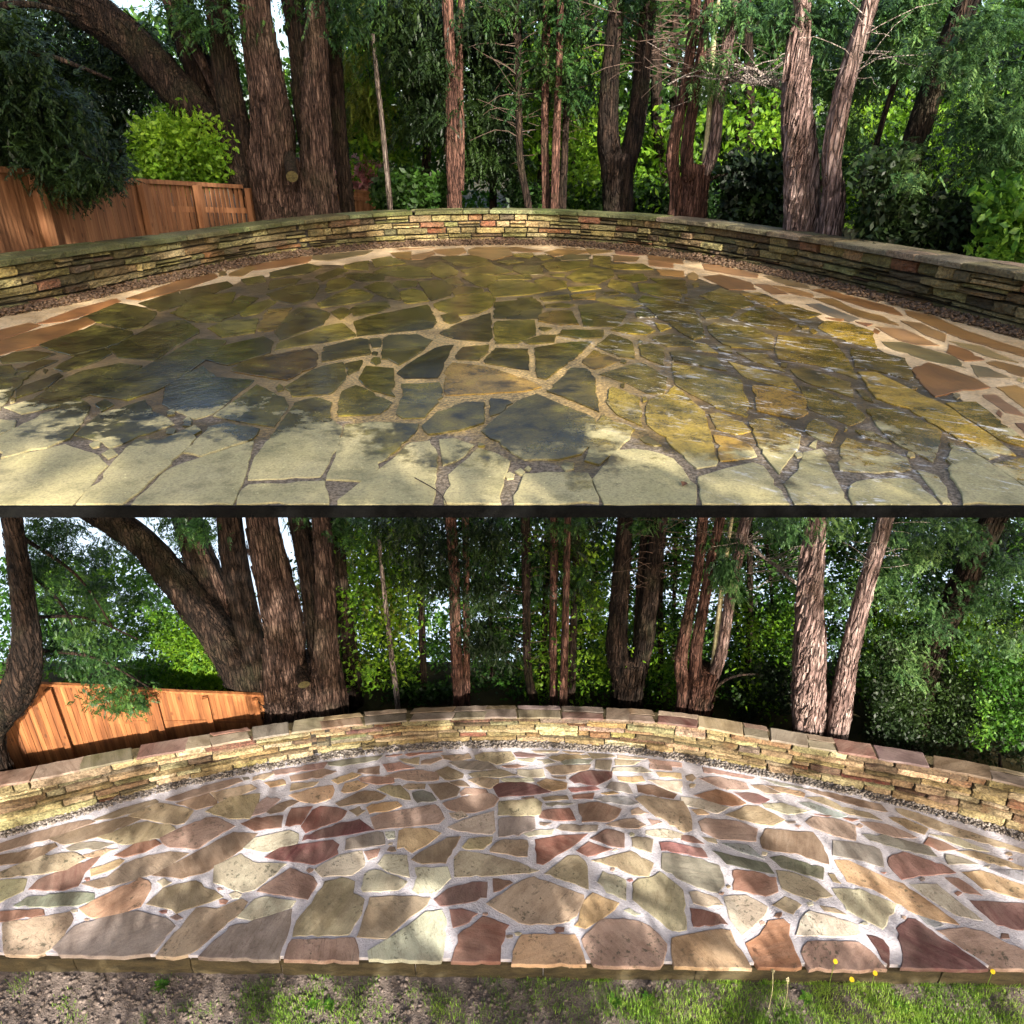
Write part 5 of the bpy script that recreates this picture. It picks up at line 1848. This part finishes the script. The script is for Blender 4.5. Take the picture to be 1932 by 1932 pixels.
    # ---------------- the wood behind, one mass of leaves
    if up:
        Yw = WA.XY[:, 1].max()
        mid = region_pts([(640, -40, 1000, 390), (1000, -40, 1500, 400), (1450, -20, 1960, 430)], Yw + 4.5, Yw + 9, 52000, 40, 0.55, 0.7)
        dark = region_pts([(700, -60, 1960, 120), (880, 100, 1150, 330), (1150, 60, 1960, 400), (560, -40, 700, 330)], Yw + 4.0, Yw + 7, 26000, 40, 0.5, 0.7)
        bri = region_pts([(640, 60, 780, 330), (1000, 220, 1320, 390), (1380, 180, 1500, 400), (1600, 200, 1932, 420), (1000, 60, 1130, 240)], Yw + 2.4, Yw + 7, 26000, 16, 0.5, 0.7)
        yel = conifer([(640, -30, 760, 250), (660, 150, 720, 300)], Yw + 2.2, Yw + 3.2, 900, 0.32, 16, 0.35, (0, -0.2, -0.9))
        far = region_pts([(-100, 40, 420, 330), (300, 120, 640, 340)], Yw + 4, Yw + 8, 15000, 40, 0.6, 0.7)
        side = np.concatenate([region_pts([(-460, 0, -60, 420)], 8.0, 12.0, 12000, 40, 0.5, 0.7), region_pts([(1960, 0, 2420, 520)], 8.0, 12.0, 12000, 40, 0.5, 0.7)])
        sz = 0.075
    else:
        mid = region_pts([(640, 960, 1000, 1345), (1000, 960, 1500, 1360), (1450, 960, 1960, 1380)], 7.8, 9.2, 84000, 40, 0.2, 0.7)
        extra_low = region_pts([(280, 1175, 1960, 1290)], 8.2, 8.7, 15000, 30, 0.16, 0.8)
        side = np.concatenate([region_pts([(-460, 980, -40, 1330)], 7.0, 8.6, 14000, 40, 0.25, 0.7), region_pts([(1950, 1000, 2420, 1450)], 6.2, 8.0, 14000, 40, 0.25, 0.7)])
        dark = region_pts([(700, 950, 1960, 1080), (880, 1060, 1150, 1300), (1150, 1000, 1960, 1380), (560, 960, 700, 1290)], 7.9, 8.9, 40000, 40, 0.2, 0.7)
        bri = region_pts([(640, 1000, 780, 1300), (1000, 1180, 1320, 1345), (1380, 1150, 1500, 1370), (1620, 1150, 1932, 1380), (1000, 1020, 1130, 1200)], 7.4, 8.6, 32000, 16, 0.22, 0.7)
        yel = conifer([(560, 966, 760, 1180), (660, 1080, 740, 1250), (560, 1100, 640, 1250)], 7.7, 8.2, 1100, 0.17, 16, 0.2, (0, -0.2, -0.9))
        far = region_pts([(-60, 1060, 300, 1290), (280, 1130, 470, 1290)], 7.7, 8.6, 13000, 40, 0.18, 0.7)
        dark = np.concatenate([dark, extra_low])
        sz = 0.034
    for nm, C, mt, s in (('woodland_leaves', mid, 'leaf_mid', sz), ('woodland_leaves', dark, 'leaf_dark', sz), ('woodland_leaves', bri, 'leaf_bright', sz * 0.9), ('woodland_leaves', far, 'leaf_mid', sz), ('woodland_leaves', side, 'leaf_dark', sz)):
        words = {'leaf_mid': 'mid-green', 'leaf_dark': 'dark', 'leaf_bright': 'sunlit-toned bright'}[mt]  # sun and shade of the wood are put into these leaf colours
        at = 'at the left' if C is far else 'past both ends of the wall' if C is side else 'between the trunks'
        o = quads(nm, leaves(C, s), M[mt])
        tag(o, f'{words} woodland leaves {at} {where}', 'leaves', None, 'stuff')
    o = quads('woodland_leaves', yel, M['leaf_yellow'])
    tag(o, f'yellowish sprays hanging near the pale pole-like trunk {where}', 'leaves', None, 'stuff')
    # thin dark trunks deep in the wood, told apart between the near ones
    xs_far = [(1020, 1), (1085, 2), (1250, 1), (1272, 2), (1395, 2), (1410, 1), (1455, 2), (800, 1), (930, 2), (1640, 2)]
    for i, (fx, lane) in enumerate(xs_far):
        Y = (WA.XY[:, 1].max() + 2.5 + lane) if up else 7.5 + 0.35 * lane
        y1, y0 = ((400, -30) if up else (1340, 966))
        lean = random.uniform(-14, 14)
        a = on_y(fx, y1, Y); b = on_y(fx + lean, y0, Y)
        gz = pn.zg - 0.1 if up else bank_z(a.x, Y) - 0.1
        r = (0.09 if lane == 1 else 0.06) * (1 if up else 0.55) * random.uniform(0.8, 1.3)
        t = empty('woodland_tree', (a.x, Y, gz + 0.1))
        names = ['far-left of the forked tree', 'close left of the forked tree', 'left of the candelabra tree', 'touching the candelabra tree at its left', 'right of the candelabra tree',
                 'second right of the candelabra tree', 'left of the thick flaking trunk', 'left of the paired trunks', 'right of the paired trunks', 'right of the leaning pinkish trunk']
        tag(t, f'thin dark woodland trunk {names[i]} {where}', 'tree')
        tube('trunk', [(a.x, Y, gz), a, (a + b) / 2 + Vector((random.uniform(-0.08, 0.08), 0, 0)), b, b + (b - a) * 0.2 if up else b + (b - a) * 0.05], [r * 1.2, r, r * 0.9, r * 0.75, r * 0.6], bd, t, 10, 0.06, 0.15)
        C = np.array([tuple(a.lerp(b, random.uniform(0.25, 1.0))) for _ in range(260)]) + RNG.normal(0, 0.35 * k, (260, 3))
        quads('crown', leaves(C, sz), M['leaf_dark'], t)


build_trees(PA)
build_trees(PB)

# ------------------------------------------------------------------ unseen trees added behind the viewer, crowns shaped to shade both terraces
def shade_tree(label, targets, t0, t1, size, mat):
    """crown leaves stand on the sun's side of the target clumps: (x, y, z, radius, leaves)"""
    sv = np.array(SUNV)
    C = []
    for x, y, z, r, n in targets:
        c = np.array((x, y, z)) + sv * (y + random.uniform(t0, t1)) / -sv[1]
        o = rand_unit(n) * (RNG.uniform(0, 1, (n, 1)) ** 0.5) * r
        C.append(c + o)
    C = np.concatenate(C)
    m = C.mean(0)
    t = empty('unseen_shade_tree', (m[0], m[1] - 1.0, ZLAWN))
    tag(t, label, 'tree')
    quads('crown', leaves(C, size), mat, t)
    b = Vector((m[0], m[1] - 1.0, ZLAWN))
    top = Vector(tuple(m))
    tube('trunk', [b - Vector((0, 0, 0.1)), b.lerp(top, 0.35) + Vector((0.2, 0, 0)), b.lerp(top, 0.7), top], [0.42, 0.32, 0.22, 0.08], M['bark'], t, 18, 0.07, 0.3, (0.8, 0.5))
    for i in range(9):
        e = Vector(tuple(C[RNG.integers(0, len(C))]))
        a = b.lerp(top, random.uniform(0.5, 0.9))
        tube('branch', [a, a.lerp(e, 0.5) + Vector((0, 0, 0.3)), e], [0.09, 0.06, 0.02], M['bark'], t, 7, 0.04, 0.4)
    return t


tg = []
for i in range(300):
    x = random.uniform(-9, 9); y = random.uniform(0.6, 11.4)
    tg.append((x, y, ZA + random.uniform(-0.2, 0.3), random.uniform(0.5, 0.9), 60))
for i in range(130):          # the massive tree and what stands by it
    tg.append((random.uniform(-6.5, -1.5), random.uniform(10.0, 13.0), ZA + random.uniform(0.2, 4.0), random.uniform(0.5, 0.8), 60))
shade_tree('unseen broadleaf tree on the lawn, crown shaped to shade the upper terrace', tg, 8, 13, 0.13, M['leaf_mid'])
tg = []
for i in range(1300):
    x = random.uniform(-7, 7); y = random.uniform(3.4, 6.7)
    if mnoise.noise(Vector((x * 1.3 + 7 + y, y * 2.0, 1))) + 0.6 * mnoise.noise(Vector((x * 3.0, y * 4.0, 4))) > -0.02: continue
    tg.append((x, y, ZB, random.uniform(0.10, 0.24), 26))
for i in range(110):          # the kerb
    x = random.uniform(-5, 5)
    tg.append((x, ykerb(x) - random.uniform(0.0, 0.05), ZLAWN + 0.16, random.uniform(0.08, 0.16), 30))
for i in range(330):          # trunks of the lower garden
    x = random.uniform(-3.3, 2.4)
    tg.append((x, random.uniform(6.9, 7.6), random.uniform(0.3, 3.0), random.uniform(0.2, 0.4), 30))
shade_tree('unseen broadleaf tree on the lawn, crown shaped to dapple the lower terrace', tg, 2.4, 4.2, 0.06, M['leaf_mid'])

# ------------------------------------------------------------------ fences
def fence(pn, label, topline, botz_px, posts, Y0, Y1, mat, nboards, midline, x0, x1, name='timber_fence'):
    """topline/midline: pixel functions; boards stand on the upright plane from depth Y0 (x0) to Y1 (x1)"""
    root_p = on_y((x0 + x1) / 2, topline((x0 + x1) / 2), (Y0 + Y1) / 2)
    root = empty(name, (root_p.x, root_p.y, pn.zg))
    tag(root, label, 'fence')
    def Yat(x): return Y0 + (Y1 - Y0) * (x - x0) / (x1 - x0)
    pa = on_y(x0, topline(x0), Yat(x0)); pb = on_y(x1, topline(x1), Yat(x1))
    along = Vector((pb.x - pa.x, pb.y - pa.y, 0)).normalized()
    nrm = Vector((along.y, -along.x, 0))
    if nrm.y > 0: nrm = -nrm
    us = 0.011
    def pbox(nm, a, b, wd, th, off, mt, ch=0.0):
        """upright board between world points a (bottom) and b (top)"""
        vs = []
        for p in (a, b):
            for sx, sn in ((-1, 0), (1, 0), (1, 1), (-1, 1)):
                vs.append(p + along * sx * wd / 2 + nrm * (off + sn * th))
        return pydata(nm, vs, [(0, 1, 5, 4), (1, 2, 6, 5), (2, 3, 7, 6), (3, 0, 4, 7), (4, 5, 6, 7), (3, 2, 1, 0)], mt, root)
    def rail(nm, fn, hgt, th, off, n=14):
        vs, fs = [], []
        for i in range(n + 1):
            x = x0 + (x1 - x0) * i / n
            p = on_y(x, fn(x), Yat(x))
            for dz, sn in ((-hgt / 2, 0), (hgt / 2, 0), (hgt / 2, 1), (-hgt / 2, 1)):
                vs.append(p + Vector((0, 0, dz)) + nrm * (off + sn * th))
        for i in range(n):
            for k in range(4):
                a = i * 4 + k; b = i * 4 + (k + 1) % 4
                fs.append((a, a + 4, b + 4, b))
        fs += [(0, 1, 2, 3), (n * 4 + 3, n * 4 + 2, n * 4 + 1, n * 4)]
        return pydata(nm, vs, fs, mat, root)
    sc = 1.0 if pn.up else 0.62
    # boards at equal steps along the fence line
    for i in range(nboards):
        t0 = (i + 0.5) / nboards
        base = pa.lerp(pb, t0)
        # pixel x of that plan position
        x = x0 + (x1 - x0) * t0
        for _ in range(12):
            q = on_y(x, topline(x), Yat(x))
            err = (Vector((base.x, base.y)) - Vector((q.x, q.y))).dot(Vector((along.x, along.y)))
            x += err * FPX / depth(q) * 0.8
        q = on_y(x, topline(x), Yat(x))
        bz = botz_px(x)
        step = (Vector((pb.x - pa.x, pb.y - pa.y))).length / nboards
        pbox('board', Vector((q.x, q.y, bz + random.uniform(-0.02, 0.02))), q + Vector((0, 0, -0.01)), step * random.uniform(0.91, 0.95), 0.014 * sc, random.uniform(-0.004, 0.004), mat)
        e = pa.lerp(pb, (i + 1) / nboards) - base
        if i < nboards - 1:
            pbox('batten', Vector((q.x + e.x, q.y + e.y, bz + 0.09 * sc)), q + Vector((e.x, e.y, -0.02)), step * 0.3, 0.010 * sc, -0.022 * sc, mat)
    rail('top_rail', lambda x: topline(x) - 1.5, 0.05 * sc, 0.075 * sc, -0.02)
    rail('middle_rail', midline, 0.07 * sc, 0.05 * sc, 0.020)
    for px_ in posts:
        q = on_y(px_, topline(px_) + 1, Yat(px_))
        pbox('post', Vector((q.x, q.y, pn.zg - 0.25)), q, 0.10 * sc, 0.07 * sc, 0.021 + 0.051 * sc, mat)
    return root


topA = interp([(-120, 318), (20, 322), (95, 330), (250, 342), (440, 353), (520, 357)])
midA = interp([(-120, 388), (20, 391), (350, 395), (520, 399)])
topB = interp([(-120, 1284), (62, 1291), (200, 1297), (325, 1306), (468, 1311), (560, 1316)])
midB = interp([(-120, 1352), (20, 1356), (280, 1358), (480, 1356), (560, 1355)])
yA0, yA1 = WA.y_of_px(20) + 0.75, WA.y_of_px(480) + 2.2
fence(PA, 'brown close-boarded timber fence behind the mossy wall at the upper left', topA, lambda x: ZA - 0.36 + 0.0004 * max(0, x), [45, 252, 357, 455], yA0 - 0.5, yA1, M['fence_a'], 64, midA, -110, 500)
yB0, yB1 = WB.y_of_px(20) + 0.75, WB.y_of_px(500) + 0.8
fence(PB, 'orange sunlit close-boarded timber fence behind the buff wall at the lower left', topB, lambda x: ZB - 0.06, [92, 288, 386, 480], yB0 - 0.25, yB1, M['fence'], 64, midB, -110, 530)
fence(PA, 'short far stretch of timber fence seen right of the massive tree at the top', interp([(630, 358), (740, 368)]), lambda x: ZA - 0.4, [700], WA.y_of_px(680) + 3.4, WA.y_of_px(680) + 3.9, M['fence_a'], 18, interp([(630, 372), (740, 380)]), 628, 738)
fence(PB, 'short far stretch of timber fence seen right of the massive tree in the lower garden', interp([(648, 1317), (755, 1327)]), lambda x: ZB - 0.3, [715], WB.y_of_px(690) + 1.5, WB.y_of_px(690) + 1.75, M['fence'], 18, interp([(648, 1326), (755, 1336)]), 648, 752)

# shed roofs glimpsed past the big tree
for pn, x0, x1, yt, yb, Y, lb in ((PA, 632, 720, 352, 361, WA.y_of_px(680) + 4.6, 'dark low shed roof beyond the far fence at the top'), (PB, 650, 735, 1308, 1317, WB.y_of_px(690) + 1.95, 'dark low shed roof beyond the far fence in the lower garden')):
    a = on_y(x0, yb, Y); b = on_y(x1, yb, Y); c = on_y(x1 - 8, yt, Y + 0.5); d = on_y(x0 + 8, yt, Y + 0.5)
    t = empty('garden_shed', ((a.x + b.x) / 2, Y, pn.zg)); tag(t, lb, 'shed')
    th = Vector((0, 0, -0.04))
    pydata('roof', [a, b, c, d, a + th, b + th, c + th, d + th], [(0, 1, 2, 3), (7, 6, 5, 4), (0, 4, 5, 1), (1, 5, 6, 2), (2, 6, 7, 3), (3, 7, 4, 0)], M['roof'], t)
    vv, ff = box_v(a.x + 0.05, b.x - 0.05, Y + 0.06, Y + 0.45, (pn.zg if pn.up else -2.0) - 0.1, a.z - 0.05)
    pydata('wall', vv, ff, M['fence_a'], t)

# ------------------------------------------------------------------ lawn strip below the kerb
def lawn_details():
    p0 = on_z(-60, 1860, ZLAWN); p1 = on_z(1992, 1860, ZLAWN)
    x0, x1 = -4.6, 4.6
    y0, y1 = on_z(966, 1990, ZLAWN).y, YKERB - 0.005
    # soil clods and pebbles, thick at the left
    t = (1 + 5 ** 0.5) / 2
    ico = np.array([(-1, t, 0), (1, t, 0), (-1, -t, 0), (1, -t, 0), (0, -1, t), (0, 1, t), (0, -1, -t), (0, 1, -t), (t, 0, -1), (t, 0, 1), (-t, 0, -1), (-t, 0, 1)]) / math.sqrt(1 + t * t)
    tri = np.array([(0, 11, 5), (0, 5, 1), (0, 1, 7), (0, 7, 10), (0, 10, 11), (1, 5, 9), (5, 11, 4), (11, 10, 2), (10, 7, 6), (7, 1, 8), (3, 9, 4), (3, 4, 2), (3, 2, 6), (3, 6, 8), (3, 8, 9), (4, 9, 5), (2, 4, 11), (6, 2, 10), (8, 6, 7), (9, 8, 1)])
    V, T = [], []
    i = 0
    for _ in range(7000):
        x = random.uniform(x0, x1); y = random.uniform(y0, ykerb(x) - 0.01)
        if random.random() > np.interp(x, [-4, -1, 0.5, 4], [1, 0.8, 0.35, 0.2]): continue
        r = 0.004 + 0.02 * random.random() ** 4
        p = ico * RNG.uniform(0.75, 1.2, (12, 1)) * np.array([r * 1.2, r, r * 0.75])
        a = random.uniform(0, 6.28); ca, sa = math.cos(a), math.sin(a)
        q = np.stack([p[:, 0] * ca - p[:, 1] * sa, p[:, 0] * sa + p[:, 1] * ca, p[:, 2]], 1) + np.array([x, y, ZLAWN + r * 0.3])
        V.append(q); T.append(tri + 12 * i); i += 1
    o = trimesh('soil_crumbs', np.concatenate(V), np.concatenate(T), M['soil'], None, True)
    tag(o, 'stony soil crumbs along the foot of the kerb', 'soil', None, 'stuff')
    # grass blades in tufts
    n = 30000
    tx = RNG.uniform(x0, x1, 900); ty = RNG.uniform(y0, y1, 900)
    keep = RNG.uniform(0, 1, 900) < np.interp(tx, [-4.5, -2.6, -2.2, -1.6, -1.2, -0.4, 0.8, 1.6, 2.2, 4.5], [0.02, 0.03, 0.6, 0.7, 0.12, 0.25, 0.35, 0.95, 1.0, 1.0]) * np.interp(ty, [y0, y0 + 0.25, y1], [1, 0.85, 0.5])
    tx, ty = tx[keep], ty[keep]
    idx = RNG.integers(0, len(tx), n)
    P = np.stack([tx[idx] + RNG.normal(0, 0.06, n), np.minimum(ty[idx] + RNG.normal(0, 0.06, n), YKERB + KSL * tx[idx] - 0.012), np.full(n, ZLAWN)], 1)
    h = RNG.uniform(0.015, 0.055, (n, 1)); a = RNG.uniform(0, 6.28, n)
    lean = np.stack([np.cos(a), np.sin(a), np.zeros(n)], 1) * RNG.uniform(0.1, 0.9, (n, 1)) * h
    side = np.stack([-np.sin(a), np.cos(a), np.zeros(n)], 1) * 0.0022
    up = np.array([0, 0, 1.0])
    b = P + lean * 0.35 + up * h * 0.65; c = P + lean + up * h * 0.95
    Q = np.concatenate([np.stack([P - side, P + side, b + side * 0.8, b - side * 0.8], 1), np.stack([b - side * 0.8, b + side * 0.8, c + side * 0.1, c - side * 0.1], 1)])
    o = quads('grass', Q, M['grass'])
    tag(o, 'short tufty grass in front of the kerb', 'grass', None, 'stuff')
    # weeds: broad leaves in rosettes
    C = []
    for wx in (-3.15, -1.75, -1.6, 0.9, 1.2, 2.6, 3.4):
        p = Vector((wx, ykerb(wx) - 0.10 - random.uniform(0, 0.15), ZLAWN))
        t = empty('weed', p)
        tag(t, {-3.15: 'small leafy weed low on the bare soil at the left', -1.75: 'leafy weed against the kerb left of the middle', -1.6: 'smaller leafy weed in the grass tuft left of the middle', 0.9: 'leafy weed against the kerb right of the middle', 1.2: 'sprawling leafy weed in thin grass right of the middle', 2.6: 'leafy weed among the yellow flowers', 3.4: 'leafy weed at the far right of the grass strip'}[wx], 'weed')
        qs = []
        for k in range(11):
            a = k * 2.4; L = random.uniform(0.04, 0.085)
            d = Vector((math.cos(a), math.sin(a), 0)); s = Vector((-d.y, d.x, 0)) * L * 0.22
            b1 = Vector((0, 0, 0.004)) + p; m = p + d * L * 0.55 + Vector((0, 0, L * 0.45)); e = p + d * L + Vector((0, 0, L * 0.3))
            qs.append([tuple(b1), tuple(m + s), tuple(e), tuple(m - s)])
        quads('rosette', qs, M['leaf_mid'], t)


lawn_details()


def flower(px, py, label, hgt):
    g = on_z(px, py + 30, ZLAWN)
    g.y = min(g.y, ykerb(g.x) - 0.03)
    top = on_y(px, py, g.y)
    hh = top.z - ZLAWN
    t = empty('dandelion', (top.x, g.y, ZLAWN)); tag(t, label, 'flower', 'yellow flowers in the grass')
    tube('stalk', [(top.x + 0.012, g.y, ZLAWN), (top.x + 0.004, g.y, ZLAWN + hh * 0.5), (top.x, g.y, top.z)], [0.0032, 0.0028, 0.0024], M['grass'], t, 6, 0.0, 0.02)
    qs = []
    n = Vector((random.uniform(-0.3, 0.3), -0.55, 0.8)).normalized()
    a1 = n.cross(Vector((1, 0, 0))).normalized(); a2 = n.cross(a1)
    for ring, (R0, cnt, lift) in enumerate(((0.023, 16, 0.2), (0.016, 13, 0.5), (0.009, 9, 0.9))):
        for k in range(cnt):
            a = k * 2 * math.pi / cnt + ring * 0.2
            d = a1 * math.cos(a) + a2 * math.sin(a); s = n.cross(d)
            b = top + n * 0.002 * ring; e = top + d * R0 + n * R0 * lift * 0.5
            m = b.lerp(e, 0.7)
            qs.append([tuple(b), tuple(m + s * 0.0042), tuple(e), tuple(m - s * 0.0042)])
    quads('petals', qs, M['yellow'], t)


flower(1576, 1814, 'yellow flower standing tallest against the kerb', 0.2)
flower(1607, 1848, 'yellow flower low in the grass, left of the lower pair', 0.1)
flower(1651, 1836, 'yellow flower low in the grass, right of the lower pair', 0.1)
flower(1873, 1833, 'yellow flower at the far right corner of the kerb', 0.1)
for px, py, lb in ((1458, 1832, 'pale dry seed stalk in front of the kerb, left of two'), (1486, 1848, 'pale bent dry seed stalk in front of the kerb, right of two')):
    g = on_z(px - 8, 1905, ZLAWN); top = on_y(px, py, g.y)
    t = empty('seed_stalk', tuple(g)); tag(t, lb, 'stalk')
    tube('stalk', [g, g.lerp(top, 0.55) + Vector((0.012, 0, 0.02)), top], [0.0036, 0.003, 0.0026], M['stalk'], t, 7, 0.02, 0.02)
    qs = leaves(np.array([tuple(top)] * 22) + RNG.normal(0, 0.006, (22, 3)), 0.011, 0, 0.35)
    quads('seed_head', qs, M['stalk'], t)

# fallen bits on the upper terrace
pts = [on_z(*cropA(2, x, y), ZA + 0.006) for x, y in ((415, 1345), (470, 1375), (540, 1415), (575, 1450), (598, 1500))]
o = tube('twig', pts, [0.0022, 0.002, 0.002, 0.0018, 0.0012], M['twig'], None, 6, 0.02, 0.03)
tag(o, 'thin curved brown twig lying on the dry front of the upper terrace', 'twig')
p = on_z(*cropA(3, 12, 1382), ZA + 0.006)
o = pydata('fallen_leaf', [(p.x - 0.012, p.y - 0.02, p.z), (p.x + 0.012, p.y - 0.005, p.z + 0.006), (p.x + 0.006, p.y + 0.022, p.z + 0.002), (p.x - 0.014, p.y + 0.012, p.z + 0.008)], [(0, 1, 2), (0, 2, 3)], M['fence_a'])
tag(o, 'small reddish fallen leaf on the pale front stones of the upper terrace', 'leaf')
print('objects', len(bpy.data.objects), 'tris', sum(len(m.loops) - 2 * len(m.polygons) for m in bpy.data.meshes))
